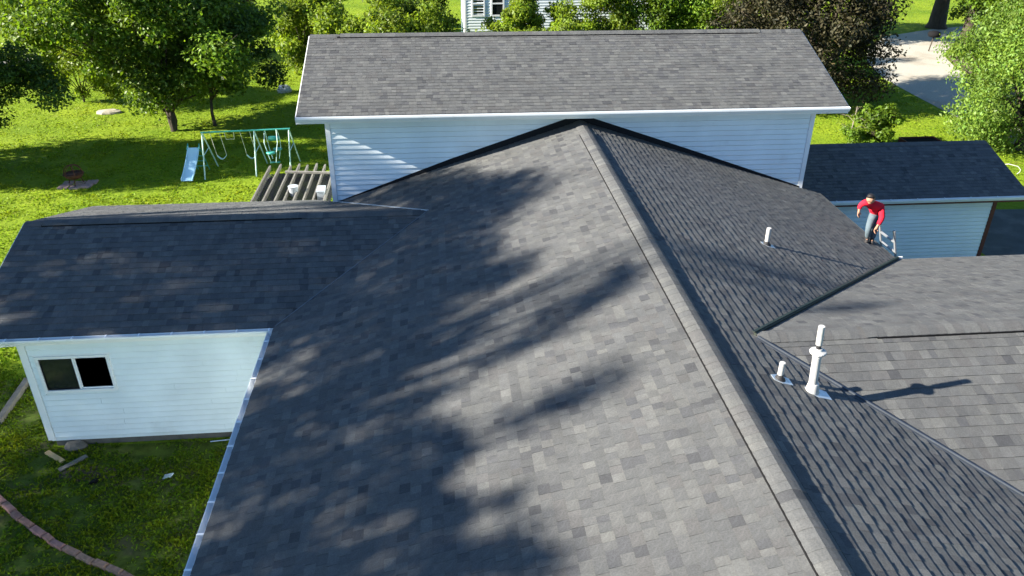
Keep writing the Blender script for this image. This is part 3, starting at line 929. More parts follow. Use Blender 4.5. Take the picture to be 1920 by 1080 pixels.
for (ya, za), (yb2, zb) in (((GY1, GZ1), (GYR, GZR)), ((GYR, GZR), (2 * GYR - GY1, GZ1))):
    q.hexa([(GX1 + .002, ya, za - .19), (GX1 + .024, ya, za - .19), (GX1 + .024, yb2, zb - .19), (GX1 + .002, yb2, zb - .19), (GX1 + .002, ya, za - .012), (GX1 + .024, ya, za - .012), (GX1 + .024, yb2, zb - .012), (GX1 + .002, yb2, zb - .012)])
q.build("rake_board", REDTRIM, garage)
# ------------------------------------------------------------------ trees and shrubs
def unit(n, rng):
    d = rng.normal(size=(n, 3))
    return d / np.linalg.norm(d, axis=1)[:, None]

def leaf_quads(C, R, n, size, rng, flat=0.8, upb=0.45, droop=0.0, var=0.28, dens=None):
    """n leaves spread through clumps with centres C and radii R"""
    w = R ** 2.2 * (1 if dens is None else dens)
    idx = rng.choice(len(C), n, p=w / w.sum())
    d = unit(n, rng)
    rad = R[idx] * rng.random(n) ** (1 / 2.3) * rng.uniform(0.85, 1.18, n)
    p = C[idx] + d * rad[:, None] * np.array([1, 1, flat])
    nn = d * 0.55 + np.array([0, 0, upb]) + rng.normal(size=(n, 3)) * 0.5
    nn /= np.linalg.norm(nn, axis=1)[:, None]
    t = np.cross(nn, rng.normal(size=(n, 3)))
    t[:, 2] -= droop
    t /= np.linalg.norm(t, axis=1)[:, None]
    bb = np.cross(nn, t)
    L = size * rng.uniform(0.65, 1.35, n)[:, None]
    W = L * rng.uniform(0.42, 0.62, n)[:, None]
    V = np.stack([p - t * L / 2, p + bb * W / 2 + nn * L * 0.08 + t * L * .05, p + t * L / 2 - nn * L * 0.06, p - bb * W / 2 + nn * L * 0.08 + t * L * .05], axis=1)
    cl = rng.uniform(0.70, 1.32, len(C))[idx]
    tone = (rng.uniform(1 - var, 1 + var, n) * cl)[:, None] * np.array([1, 1, 1.0])
    hue = rng.normal(0, 0.07, n)
    tone[:, 0] *= 1 + hue
    tone[:, 2] *= 1 - hue
    return V, np.clip(tone, 0.2, 2.2)

def crown_clumps(center, rad, n, rng, lo=0.45, amp=0.35, freq=1.3, cr=0.27, zmin=None, seed=0):
    center, rad = np.array(center, float), np.array(rad, float)
    d = unit(n, rng)
    k = rng.uniform(lo, 1.0, n) ** 0.7
    lump = np.array([1 + amp * noise.noise(Vector(tuple(q * freq)) + Vector((seed * 3.1, seed, 0))) * 1.6 for q in d])
    C = center + d * rad * (k * lump)[:, None] * 0.86
    R = cr * rad.mean() * rng.uniform(0.6, 1.35, n)
    if zmin is not None:
        C[:, 2] = np.maximum(C[:, 2], zmin + R * 0.6 * rng.random(n))
    return C, R

def trunk_mesh(base, fork, C, r0, rng, limbs=12, lean=(0, 0), multi=1, name="trunk", parent=None, m=None, twigs=2):
    q = MB()
    base = Vector(base)
    pick = rng.choice(len(C), min(limbs, len(C)), replace=False)
    stems = []
    for k in range(multi):
        a = rng.uniform(0, 6.28)
        off = Vector((math.cos(a), math.sin(a), 0)) * (0.05 + 0.22 * (multi > 1)) * (fork * 0.5)
        top = base + Vector((lean[0], lean[1], fork)) + off
        mid = base.lerp(top, 0.5) + Vector((rng.normal(0, .05), rng.normal(0, .05), 0)) * fork * .4
        rr = r0 / math.sqrt(multi)
        q.tube([base - Vector((0, 0, .15)), base + Vector((0, 0, fork * .08)), mid, top], [rr * 1.55, rr * 1.1, rr * .88, rr * .75], 9)
        stems.append((top, rr * .75))
    for j, i in enumerate(pick):
        top, rr = stems[j % multi]
        c = Vector(C[i])
        mid = top.lerp(c, 0.5) + Vector((rng.normal(0, .3), rng.normal(0, .3), rng.uniform(0, .5)))
        q.tube([top - Vector((0, 0, .1)), top.lerp(mid, .5) + Vector((0, 0, .12)), mid, c], [rr * .8, rr * .55, rr * .36, rr * .12], 6)
        for _ in range(twigs):
            e = c + Vector(tuple(rng.normal(0, .5, 3)))
            q.tube([mid, mid.lerp(e, .6), e], [rr * .25, rr * .14, rr * .05], 4, caps=False)
    return q.build(name, m or BARK, parent, smooth=True)

def tree(name, label, cat, base, center, rad, n_cl, n_leaf, size, lm, seed, trunk_r=0.18, fork=1.6, multi=1, limbs=14, group=None, lo=0.45, amp=0.35, cr=0.27, zmin=None, flat=0.8, upb=0.45, droop=0.0, var=0.28, lean=(0, 0), clumps=None, dens=None):
    rng = np.random.default_rng(seed)
    t = empty(name, base, label, cat, group)
    if clumps is None: C, R = crown_clumps(center, rad, n_cl, rng, lo, amp, 1.4, cr, zmin, seed)
    else: C, R = clumps
    V, tone = leaf_quads(C, R, n_leaf, size, rng, flat, upb, droop, var, dens)
    keep = V[:, :, 2].min(axis=1) > 0.02
    quads_mesh("crown", V[keep], tone[keep], lm, t)
    trunk_mesh(base, fork, C, trunk_r, rng, limbs, lean, multi, "trunk", t)
    return t

# left side of the yard
tree("maple_tree", "big green tree with several low stems standing behind the swing set", "tree", (-12.5, 37.5, 0), (-13.0, 38.0, 5.2), (5.3, 4.4, 4.4), 120, 62000, 0.19, LEAF_MID, 51, 0.27, 1.0, multi=4, limbs=26, amp=0.4, cr=0.21, lo=0.4, var=.4, zmin=1.2)
tree("young_tree", "small dark slender tree tucked against the right side of the big yard tree", "tree", (-10.8, 38.2, 0), (-10.0, 38.4, 3.4), (2.3, 2.0, 2.4), 34, 13000, 0.18, LEAF_DARK, 52, 0.08, 1.3, limbs=9, cr=.28)
tree("leafy_shrub", "bright green bush growing at the left foot of the big yard tree", "shrub", (-18.6, 43.0, 0), (-18.2, 42.6, 2.5), (3.0, 2.2, 2.7), 40, 16000, 0.18, LEAF_LIGHT, 53, 0.08, 0.5, multi=3, limbs=9, cr=.28, zmin=.3)
tree("lilac_bush", "tall light green bush overlapping the top left of the big yard tree", "shrub", (-16.6, 52.0, 0), (-16.4, 52, 3.6), (3.6, 3.0, 3.6), 40, 13000, 0.24, LEAF_LIGHT, 54, 0.12, 0.8, multi=3, limbs=9, cr=.28, zmin=.4)
tree("elm_tree", "dark tree leaning in at the left edge of the picture", "tree", (-20.6, 32.5, 0), (-19.0, 32.2, 3.9), (4.3, 3.4, 2.9), 130, 40000, 0.16, LEAF_DARK, 55, 0.22, 1.6, limbs=18, amp=.25, cr=.19, lo=.2, var=.4, flat=.55, zmin=1.3)
tree("broadleaf_shrub", "bright yellow green bush against the left end of the tall roof", "shrub", (-7.6, 46.2, 0), (-7.4, 46.5, 2.6), (2.5, 2.4, 2.9), 40, 15000, 0.22, LEAF_LIGHT, 56, 0.1, 0.6, multi=3, limbs=10, cr=.28, zmin=.3)
tree("willow_tree", "pale green feathery tree at the top beyond the tall roof's left end", "tree", (-7.8, 60.5, 0), (-8.0, 60.5, 5.0), (4.2, 3.2, 3.4), 46, 13000, 0.26, LEAF_LIGHT, 57, 0.22, 1.8, limbs=12, cr=.22, amp=.5)
tree("oak_tree", "very dark tree at the top just right of the big yard tree", "tree", (-13.0, 55.5, 0), (-13.0, 55.5, 5.6), (3.6, 3, 3.8), 40, 13000, 0.25, LEAF_DARK, 58, 0.25, 1.8, limbs=12, cr=.27)
# hedge row beyond the tall roof
row = [(-4.6, 44.0, 2.0, 1.9, 'L', "pale yellow green bush, leftmost behind the tall roof's ridge"),
       (-1.4, 44.6, 2.6, 2.4, 'L', "rounded light green bush left of the white house behind the ridge"),
       (-0.9, 47.4, 2.0, 2.6, 'D', "dark green bush against the left corner of the white house"),
       (3.9, 46.4, 1.5, 1.7, 'L', "low sprouting bush under the white house windows"),
       (5.0, 47.2, 0.9, 2.6, 'L', "tall thin vine like bush right of the white house windows"),
       (7.3, 46.2, 1.7, 1.75, 'L', "low yellow green bush beneath the blank white house wall"),
       (9.4, 47.4, 1.9, 2.7, 'L', "upright light bush covering the right part of the white house wall"),
       (12.2, 47.0, 2.1, 2.7, 'M', "full mid green bush right of the white house wall"),
       (15.2, 47.8, 2.2, 2.9, 'M', "dense green bush between the white house and the purple tree"),
       (17.4, 46.2, 1.7, 2.3, 'L', "bright leafy bush touching the left side of the purple tree")]
for i, (x, y, r, h, k, lab) in enumerate(row):
    tree("hedge_shrub", lab, "shrub", (x, y, 0), (x, y, h * 1.12), (r * 1.2, r, h * 1.2), int(26 + r * 12), int(5000 + 5200 * r), 0.19, {'L': LEAF_LIGHT, 'M': LEAF_MID, 'D': LEAF_DARK}[k], 70 + i, 0.06, 0.4, multi=2, limbs=7, group="shrubs in a row beyond the tall roof", amp=.5, cr=.27, zmin=.2, droop=.3)
# right side
tree("purple_maple", "dark purple leaved tree behind the right end of the tall roof", "tree", (18.9, 39.6, 0), (18.9, 39.9, 4.2), (5.2, 4.2, 5.0), 130, 66000, 0.17, LEAF_PURPLE, 91, 0.28, 1.2, limbs=20, amp=.22, cr=.22, lo=.5, zmin=.5, var=.6)
tree("added_shade_tree", "unseen tall tree beyond the purple tree, added to shade the drive", "tree", (24.6, 57.0, 0), (25.0, 57.0, 6.8), (4.6, 4.2, 3.6), 60, 18000, 0.28, LEAF_MID, 97, 0.3, 2.6, limbs=14, amp=.4, cr=.24)  # unseen tree, added so its crown shades the far drive, lawn and old trunk
tree("locust_tree", "pale green feathery tree filling the right edge above the garage", "tree", (25.8, 32.0, 0), (25.8, 32.2, 3.7), (4.0, 3.6, 4.4), 100, 64000, 0.14, LEAF_PALE, 92, 0.22, 1.0, limbs=18, amp=.35, cr=.25, lo=.5, zmin=.5, upb=.3, droop=.6)
tree("bright_maple", "bright green broad leaved tree at the upper right corner", "tree", (35.8, 45.6, 0), (34.6, 45.4, 5.0), (4.6, 4.4, 3.9), 70, 30000, 0.25, LEAF_MID, 93, 0.28, 1.6, limbs=16, amp=.4, cr=.24, flat=.6)
tree("ivy_tree", "ivy covered tree by the bend of the gravel drive", "tree", (37.3, 54.6, 0), (37.9, 54.8, 4.2), (2.9, 3.0, 3.2), 40, 14000, 0.24, LEAF_DARK, 94, 0.45, 2.4, limbs=10, cr=.28)
tree("old_shade_tree", "massive trunked tree standing in the lawn at the far right top", "tree", (38.7, 60.6, 0), (39.5, 61.0, 10.5), (8.5, 8, 4.4), 70, 24000, 0.34, LEAF_MID, 95, 0.60, 4.2, limbs=16, cr=.22)
tree("garden_shrub", "bright green shrub with bare sticks behind the garage's left end", "shrub", (19.3, 33.0, 0), (19.3, 33.0, 0.95), (1.45, 1.0, 1.0), 26, 6500, 0.15, LEAF_MID, 96, 0.04, 0.3, multi=3, limbs=8, cr=.3, zmin=.1, amp=.5)
# bare stems
def bare(name, label, cat, base, h, spread, n, r, seed, m=DEADWOOD, hang=0.0):
    rng = np.random.default_rng(seed)
    t = empty(name, base, label, cat)
    q = MB()
    B0 = Vector(base)
    q.tube([B0 - Vector((0, 0, .1)), B0 + Vector((.05, 0, h * .5)), B0 + Vector((.1, .05, h))], [r, r * .7, r * .3], 7)
    q.build("trunk", m, t, smooth=True)
    q = MB()
    for k in range(n):
        z0 = rng.uniform(.25, 1) * h
        a = rng.uniform(0, 6.283)
        L = spread * rng.uniform(.5, 1.1)
        p0 = B0 + Vector((.1 * z0 / h, 0, z0))
        p1 = p0 + Vector((math.cos(a) * L * .5, math.sin(a) * L * .5, L * .3))
        p2 = p0 + Vector((math.cos(a) * L, math.sin(a) * L, L * .25 - hang * L))
        p3 = p2 + Vector((math.cos(a) * L * .15, math.sin(a) * L * .15, -hang * L * 1.1 + .1 * L))
        q.tube([p0, p1, p2, p3], [r * .3, r * .2, r * .11, r * .04], 4, caps=False)
        for _ in range(5):
            s = p1.lerp(p2, rng.random())
            e = s + Vector((rng.normal(0, .3), rng.normal(0, .3), rng.normal(0, .2) - hang * .7)) * L * .5
            q.tube([s, s.lerp(e, .5) + Vector((0, 0, .05)), e], [r * .1, r * .07, r * .03], 3, caps=False)
    q.build("branches", m, t)
    return t
bare("dead_tree", "grey leafless tree with drooping twigs at the upper left", "tree", (-24.5, 59.0, 0), 6.8, 3.4, 46, 0.26, 101, hang=.75)
bare("dry_stalk", "bare grey stick plant beside the shrub behind the garage", "plant", (18.5, 33.4, 0), 1.7, .8, 12, .03, 102)
tree("thicket_shrub", "dark low thicket under the dead grey tree at the top left", "shrub", (-29.6, 62.5, 0), (-29.8, 62.5, 1.2), (3.8, 1.8, 1.4), 26, 8000, 0.24, LEAF_DARK, 103, 0.06, .4, limbs=8, zmin=.2)
# tall trees left of the house, outside the picture: their broken shade lies over the roofs
SHADE = "-24.5,12.05,11.26,0.75,0.95;-24,14.11,13.08,0.75,0.95;-30.8,11.4,15.67,0.75,0.95;-26.6,9.84,15.55,0.75,0.95;-30.2,14,19.13,0.75,0.95;-29.2,11.91,14.25,0.75,0.95;-23.2,4.75,15.12,0.28,0.95;-23.6,13.11,15.15,0.75,0.95;-28.5,12.69,14.07,0.75,0.95;-25.6,12.45,13.62,0.75,0.95;-25.7,12.63,14.18,0.75,0.95;-23.1,13.54,10.73,0.75,0.95;-28.9,9.13,10.05,0.75,0.95;-25.2,12.56,16.84,0.75,0.95;-25.2,15.47,12.24,0.75,0.95;-24.9,13.73,15.87,0.75,0.95;-30.9,12.56,15.91,0.75,0.95;-29.1,12.11,10.43,0.75,0.95;-26.8,9.48,9.88,0.75,0.95;-24,13.94,14.13,0.75,0.95;-24.6,12.4,14.98,0.75,0.95;-24.4,10.16,8.05,0.75,0.95;-28.8,11.61,15.54,0.75,0.95;-25.7,13.98,7.09,0.75,0.95;-25.5,10.61,8.65,0.75,0.95;-29.7,10.47,18.22,0.75,0.95;-25.7,3.44,16.75,0.55,0.95;-26.4,12.29,11,0.28,0.95;-26.5,15.15,12.14,0.75,0.95;-25.5,14.59,13.4,0.75,0.95;-26,14.24,12.08,0.75,0.95;-27.7,13.93,14.19,0.75,0.95;-30.4,10.43,11.49,0.75,0.95;-27,10.5,15.2,0.75,0.95;-30.3,10.28,17.53,0.75,0.95;-30,10.9,17.1,0.75,0.95;-26.7,13.31,18.25,0.75,0.95;-27.9,9.54,16.94,0.75,0.95;-28.4,16.35,16.95,0.75,0.95;-28,13.12,12.39,0.75,0.95;-30.5,9.92,11.94,0.75,0.95;-26.6,15.07,17.2,0.75,0.95;-24.8,11.89,10.68,0.28,0.95;-27,9.92,17.98,0.55,0.95;-30.9,9.34,19.11,0.75,0.95;-26.2,14.41,15.09,0.75,0.95;-27,9,16.38,0.75,0.95;-30.4,8.64,18.48,0.28,0.95;-29.9,14.13,18.19,0.75,0.95;-23.3,9.49,8.69,0.75,0.95;-30.8,15.2,17.82,0.75,0.95;-24.8,12.64,9.99,0.4,0.95;-27.3,14.53,14.89,0.75,0.95;-24.7,8.68,8.52,0.75,0.95;-29.8,11.69,16.51,0.75,0.95;-28,11.43,17.02,0.75,0.95;-29.9,13.46,14.78,0.75,0.95;-24.9,11.97,7.73,0.4,0.95;-24.4,15.56,6.47,0.75,0.95;-28.2,14.59,14.19,0.75,0.95;-24.4,8.66,8.93,0.75,0.95;-27.7,12.74,16.49,0.75,0.95;-28.7,11.24,10.36,0.75,0.95;-25.6,10.5,16.83,0.75,0.95;-29.3,12.74,16.56,0.75,0.95;-25.9,11.39,17.06,0.55,0.95;-25.5,5.74,16.26,0.28,0.95;-23.2,11.87,15.28,0.75,0.95;-27.1,12.62,12.62,0.75,0.95;-23.7,3.84,15.15,0.55,0.95;-27.8,12.91,18.05,0.75,0.95;-23.2,15.43,15.02,0.75,0.95;-29.8,4.94,18.29,0.28,0.95;-30.3,11.26,13.13,0.4,0.95;-30.6,12.96,10.05,0.75,0.95;-26.3,10.88,10.11,0.75,0.95;-30.1,16.09,17.01,0.75,0.95;-29,12.79,15.73,0.75,0.95;-27.7,4.52,17.13,0.28,0.95;-27.2,12,8.6,0.75,0.95;-27.9,12.17,11.25,0.28,0.95;-25.2,13.74,15.2,0.75,0.95;-24.5,10.6,15.38,0.75,0.95;-25.2,14.84,11.97,0.75,0.95;-29.7,9.78,9.83,0.4,0.95;-28.3,11.07,15.62,0.75,0.95;-28,5.25,17.57,0.28,0.95;-24.1,16.45,15.35,0.75,0.95;-24.1,4.53,16.04,0.28,0.95;-25.4,14.74,7.04,0.75,0.95;-30,13.93,19.73,0.4,0.95;-25.6,12.33,10.84,0.28,0.95;-29,13.64,13.04,0.75,0.95;-23,12.65,9.27,0.28,0.95;-24.1,9.03,7.43,0.75,0.95;-28.3,11.54,11.46,0.28,0.95;-25.7,10.93,13.59,0.75,0.95;-23.1,14.44,16.3,0.75,0.95;-24.7,11.99,9.54,0.28,0.95;-24,14.69,14.61,0.75,0.95;-29.5,10.89,10.19,0.28,0.95;-29,10.67,10.06,0.4,0.95;-24.3,11.7,12.09,0.75,0.95;-27.1,11.72,9.98,0.4,0.95;-23.5,14.16,15.89,0.75,0.95;-28.5,12.52,18.96,0.4,0.95;-28,12.08,11.65,0.28,0.95;-26.9,5.99,16.74,0.28,0.95;-23.7,17.63,13.34,0.75,0.95;-25.7,12.1,11.53,0.28,0.95;-31,11.95,12.3,0.28,0.95;-25.9,9.32,16.38,0.4,0.95;-25.9,4.36,16.44,0.28,0.95;-23.5,12.85,8.49,0.28,0.95;-26.9,15.63,16.91,0.75,0.95;-23.8,12.75,8.56,0.28,0.95;-25.4,3.95,16.07,0.28,0.95;-27.8,9.54,18.12,0.28,0.95;-28.7,4.22,17.7,0.28,0.95;-27.7,11.86,17.35,0.75,0.95;-26.7,11.65,10.88,0.4,0.95;-30.1,4.85,18.29,0.28,0.95;-26.2,3.72,16.59,0.28,0.95;-24.6,12.6,9.45,0.28,0.95;-28.6,11.83,12.88,0.28,0.95;-30.4,11.85,13.77,0.28,0.95;-25.8,12.25,10.96,0.28,0.95;-23.9,6.11,15.49,0.28,0.95;-23.2,12.87,8.62,0.28,0.95;-24.5,11.93,10.57,0.28,0.95;-26.4,11.73,11.54,0.28,0.95;-26.3,11.79,11.61,0.28,0.95;-27.1,12.83,8.67,0.28,0.95;-24.5,12.09,10.24,0.4,0.95;-28.1,12.22,11.57,0.4,0.95;-28.4,11.51,11.6,0.28,0.95;-25.7,12.5,9.77,0.28,0.95;-25.9,4.44,16.47,0.28,0.95;-26,11.86,11.1,0.28,0.95;-23.6,5.33,15.12,0.28,0.95;-24.4,4.66,15.69,0.28,0.95;-28.9,11.65,10.86,0.28,0.95;-25.4,12.41,10.39,0.28,0.95;-23.6,12.67,9.34,0.28,0.95;-25.3,12.03,9.22,0.28,0.95;-23.2,12.04,9.32,0.4,0.95;-28.5,12.1,11.65,0.28,0.95;-26,12.41,10.45,0.28,0.95;-23.1,12.42,10.24,0.28,0.95;-29.8,11.96,11.13,0.55,0.95;-25.6,9.78,17.33,0.28,0.95;-29.7,11.46,12.84,0.28,0.95;-27.3,4.64,16.9,0.28,0.95;-25.7,12.39,10.82,0.28,0.95;-29.9,12.04,11.93,0.28,0.95;-30.5,11.3,12.31,0.28,0.95;-24.5,12,9.47,0.28,0.95;-28.7,6.47,15.75,0.7,0.58;-24.2,6.12,13.2,0.7,0.58;-27.2,9.78,15.07,0.7,0.58;-24.7,6.29,14.78,0.7,0.58;-30.1,7.56,17.61,0.38,0.58;-24.8,9.06,14.16,0.7,0.58;-25.1,7.95,13.65,0.7,0.58;-25.3,3.9,15.46,0.7,0.58;-23.4,6.24,15.01,0.5,0.58;-23.3,7.4,14.74,0.5,0.58;-29,5.94,16.4,0.7,0.58;-29.7,4.3,16.84,0.7,0.58;-25.6,5.58,14.48,0.7,0.58;-24.3,5.71,14.6,0.7,0.58;-29.5,6.23,17.21,0.7,0.58;-23.3,7.75,13.77,0.7,0.58;-23.6,5.07,13.29,0.7,0.58;-24,9.37,13,0.7,0.58;-23.1,5.6,12.35,0.7,0.58;-25.3,8.99,15.14,0.7,0.58;-27.5,8.03,15.31,0.7,0.58;-25.9,5.1,15.93,0.5,0.58;-23.7,10.45,12.68,0.7,0.58;-28.8,9.04,16.41,0.7,0.58;-25.3,6.16,15.93,0.38,0.58;-30.3,3.65,18.27,0.38,0.58;-30.9,4.93,18.42,0.7,0.58;-25.7,4.81,15.99,0.38,0.58;-23.8,7.54,12.62,0.7,0.58;-30.5,7.54,17.34,0.7,0.58;-23.5,7.53,13.03,0.7,0.58;-27.4,3.41,17.11,0.38,0.58;-24.9,8.65,13.43,0.7,0.58;-23.7,6.76,12.73,0.7,0.58;-24.5,5.11,15.05,0.38,0.58;-28.6,7.24,16.82,0.5,0.58;-28.3,10.57,14.65,0.7,0.58;-29.4,6.11,17.63,0.38,0.58;-29.5,3.73,17.05,0.7,0.58;-23.6,4.7,15.2,0.38,0.58;-25.3,8.77,15.66,0.38,0.58;-29.7,8.07,17.55,0.5,0.58;-26.9,6.23,16.52,0.38,0.58;-27.7,4.71,16.98,0.38,0.58;-29.9,7.5,19.83,0.42,0.34;-26.3,7.98,18.7,0.42,0.34;-23.4,7.48,15.72,0.3,0.34;-29.6,7.03,19.24,0.3,0.34;-28,7.19,18.16,0.42,0.34;-26.4,7.18,16.57,0.42,0.34;-25.3,7.32,15.54,0.3,0.34;-30.7,6.45,18.89,0.3,0.34;-29.6,7.94,20.53,0.42,0.34;-26.9,8.94,20.26,0.3,0.34;-28.4,7.13,18,0.3,0.34;-24.1,7.75,16.81,0.42,0.34;-24.6,7.04,15.45,0.3,0.34;-29.7,7.97,20.35,0.3,0.34;-23.9,8.81,17.88,0.3,0.34;-24.3,8.47,18.9,0.3,0.34;-23.4,8.19,16.51,0.3,0.34;-30.4,8.45,21.86,0.3,0.34;-27.2,8.06,18.89,0.3,0.34;-26.6,7.6,18.21,0.3,0.34;-27.1,6.85,16.97,0.3,0.34;-26.7,8.46,19.33,0.3,0.34;-26.3,9.21,19.94,0.3,0.34;-31,7.34,20.84,0.3,0.34;-25.7,8.35,18.86,0.3,0.34;-30.6,7.49,21.03,0.3,0.34;-26,7.85,18.33,0.3,0.34;-28.7,7.31,18.69,0.3,0.34;-25.4,7.83,17.84,0.42,0.34;-30.7,6.71,19.38,0.3,0.34;-25.1,8.38,18.52,0.42,0.34;-30.1,5.2,19.32,0.4,0.28;-30.2,16.91,17.42,0.55,0.28;-29,5.46,19.16,0.4,0.28;-25.2,3.29,16.8,0.4,0.28;-27.8,17,15.54,0.55,0.28;-28.4,5.51,19.27,0.4,0.28;-28.9,17.03,17.18,0.55,0.28;-24,3.61,16.08,0.4,0.28;-27,2.62,17.76,0.4,0.28;-26.1,3.07,17.27,0.4,0.28;-27,5.88,18.84,0.4,0.28;-28.3,7.35,21.23,0.4,0.28;-23.7,6.09,16.8,0.4,0.28;-30.6,5.2,20.08,0.4,0.28;-24.7,5.79,16.65,0.4,0.28;-28.1,7.23,21.13,0.4,0.28;-30.5,7.14,22.38,0.4,0.28"
cl = np.array([[float(a) for a in s.split(',')] for s in SHADE.split(';')])
edges = [-10, 5.9, 9.3, 12.8, 40]
for i in range(4):
    sel = cl[(cl[:, 1] >= edges[i]) & (cl[:, 1] < edges[i + 1])]
    C, R, dens_ = sel[:, :3], sel[:, 3], sel[:, 4]
    bx_ = (-26.5, -27.5, -26.0, -28.0)[i]
    by_ = (4.2, 7.6, 11.0, 15.4)[i]
    tree("shade_tree", ["tall tree left of the house nearest the viewer", "tall tree left of the house, second from the viewer", "tall tree left of the house, third from the viewer", "tall tree left of the house beside the left wing"][i], "tree", (bx_, by_, 0), None, None, 0, int(135 * (R ** 2 * dens_ / .3).sum() + 500), 0.24, LEAF_DARK, 110 + i, 0.36, 9.0, limbs=18, dens=dens_, group="tall shade trees left of the house", clumps=(C, R * 1.02), flat=1.0)
tree("shade_tree", "tall tree in the left yard beyond the picture's edge", "tree", (-27.5, 31.5, 0), (-27, 31.6, 6.2), (4.4, 3.4, 4.2), 50, 15000, 0.26, LEAF_DARK, 116, 0.3, 2.4, limbs=14, group="tall shade trees left of the house")

# ------------------------------------------------------------------ grass
def blades(name, label, boxes, h, w, seed, col=(1, 1, 1), amp=0.25):
    rng = np.random.default_rng(seed)
    out, tn = [], []
    for (x0, x1, y0, y1, n) in boxes:
        p = np.stack([rng.uniform(x0, x1, n), rng.uniform(y0, y1, n), np.zeros(n)], 1)
        # clumps: thin the blades where a coarse noise is low
        g = np.array([noise.noise(Vector((a[0] * 1.1, a[1] * 1.1, 3))) + .6 * noise.noise(Vector((a[0] * 3.5, a[1] * 3.5, 9))) for a in p])
        keep = g + rng.normal(0, .22, n) > -0.22
        ins = (p[:, 0] > XWC - .05) & (p[:, 0] < GX1 - .6) & (p[:, 1] > YWW - .02) & (p[:, 1] < 26.4) | (p[:, 0] > XWL) & (p[:, 1] < 20) & (p[:, 0] < 18.3) & (p[:, 1] > -2)
        drv = (p[:, 0] > 25.8 + np.clip(p[:, 1] - 45, 0, 9) * .45) & (p[:, 0] < 31.6 + np.clip(p[:, 1] - 44, 0, 9) * .55) & (p[:, 1] < 54) | (p[:, 0] > 30) & (p[:, 1] > 53.5) & (p[:, 1] < 66) | (p[:, 1] > 19.4) & (p[:, 1] < 25.7) & (p[:, 0] > 17) & (p[:, 0] < 28)
        keep &= ~ins & ~drv
        p, g = p[keep], g[keep]
        m = len(p)
        a = rng.uniform(0, 6.283, m)
        side = np.stack([np.cos(a), np.sin(a), np.zeros(m)], 1)
        lean = np.stack([rng.normal(0, .45, m), rng.normal(0, .45, m), np.ones(m)], 1)
        H = (h * rng.uniform(.5, 1.4, m) * (1 + .5 * g))[:, None]
        Wd = w * rng.uniform(.6, 1.4, m)[:, None]
        tip = p + lean * H
        mid = p + lean * H * .55 * np.array([.7, .7, 1])
        V = np.stack([p - side * Wd / 2, mid - side * Wd * .55, tip, mid + side * Wd * .55], 1)
        out.append(V)
        t = rng.uniform(.65, 1.35, m)[:, None] * np.array([1, 1, 1.0])
        t *= np.array(col)
        t[:, 0] *= 1 + amp * np.clip(g, -1, 1) + rng.normal(0, .1, m)
        wd = np.array([noise.noise(Vector((a[0] * .33, a[1] * .33, 21))) for a in p])
        t *= (1 + .22 * wd)[:, None]
        t[:, 0] *= 1 + .25 * np.clip(wd, -1, 1)
        tn.append(np.clip(t, .2, 2))
    return tag(quads_mesh(name, np.concatenate(out), np.concatenate(tn), GRASSM), label, None, None, "stuff")
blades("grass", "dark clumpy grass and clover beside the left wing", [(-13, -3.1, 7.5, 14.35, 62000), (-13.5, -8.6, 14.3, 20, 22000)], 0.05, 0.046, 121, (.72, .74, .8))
blades("grass", "sunny mown grass of the back yard", [(-24, -2, 20, 36, 60000), (-32, -2, 36, 52, 36000), (-40, 6, 52, 80, 26000), (18, 27, 26, 50, 16000), (28, 60, 33, 80, 26000)], 0.05, 0.055, 122)

# ------------------------------------------------------------------ white house far behind
fh = empty("cottage", (8, 54, 0), "white clapboard house half hidden by shrubs at the top centre", "house")
fx0, fx1, fy0, fy1, fz = 1.75, 15.6, 52.0, 60.0, 5.6
fw_ = wall_panel("wall", [(fx0, fy0, 0), (fx1, fy0, 0), (fx1, fy0, fz), (fx0, fy0, fz)], (0, .15, 0), fh, VINYL)
siding(fw_, (fx0, fy0, 0), (1, 0, 0), (0, -1, 0), 0.5, fz, lambda z: (0.1, fx1 - fx0 - .1), 0.17, holes=[(0.45, 1.28, 2.6, 4.4), (1.66, 2.50, 2.6, 4.4)])
q = MB(); q.box(fx0 - .03, fx0 + .1, fy0 - .03, fy0 + .1, .3, fz); q.build("corner_trim", WHITE, fh)
wall_panel("wall", [(fx0, fy1, 0), (fx0, fy0 + .15, 0), (fx0, fy0 + .15, fz), (fx0, (fy0 + fy1) / 2, fz + 2.4), (fx0, fy1, fz)], (.15, 0, 0), fh, VINYL)
wall_panel("wall", [(fx1, fy0 + .15, 0), (fx1, fy1, 0), (fx1, fy1, fz), (fx1, (fy0 + fy1) / 2, fz + 2.4), (fx1, fy0 + .15, fz)], (-.15, 0, 0), fh, VINYL)
deck([[(fx0 - .4, fy0 - .4, fz - .1), (fx1 + .4, fy0 - .4, fz - .1), (fx1 + .4, (fy0 + fy1) / 2, fz + 2.5), (fx0 - .4, (fy0 + fy1) / 2, fz + 2.5)], [(fx0 - .4, (fy0 + fy1) / 2, fz + 2.5), (fx1 + .4, (fy0 + fy1) / 2, fz + 2.5), (fx1 + .4, fy1 + .4, fz - .1), (fx0 - .4, fy1 + .4, fz - .1)]], .15, "roof", fh)
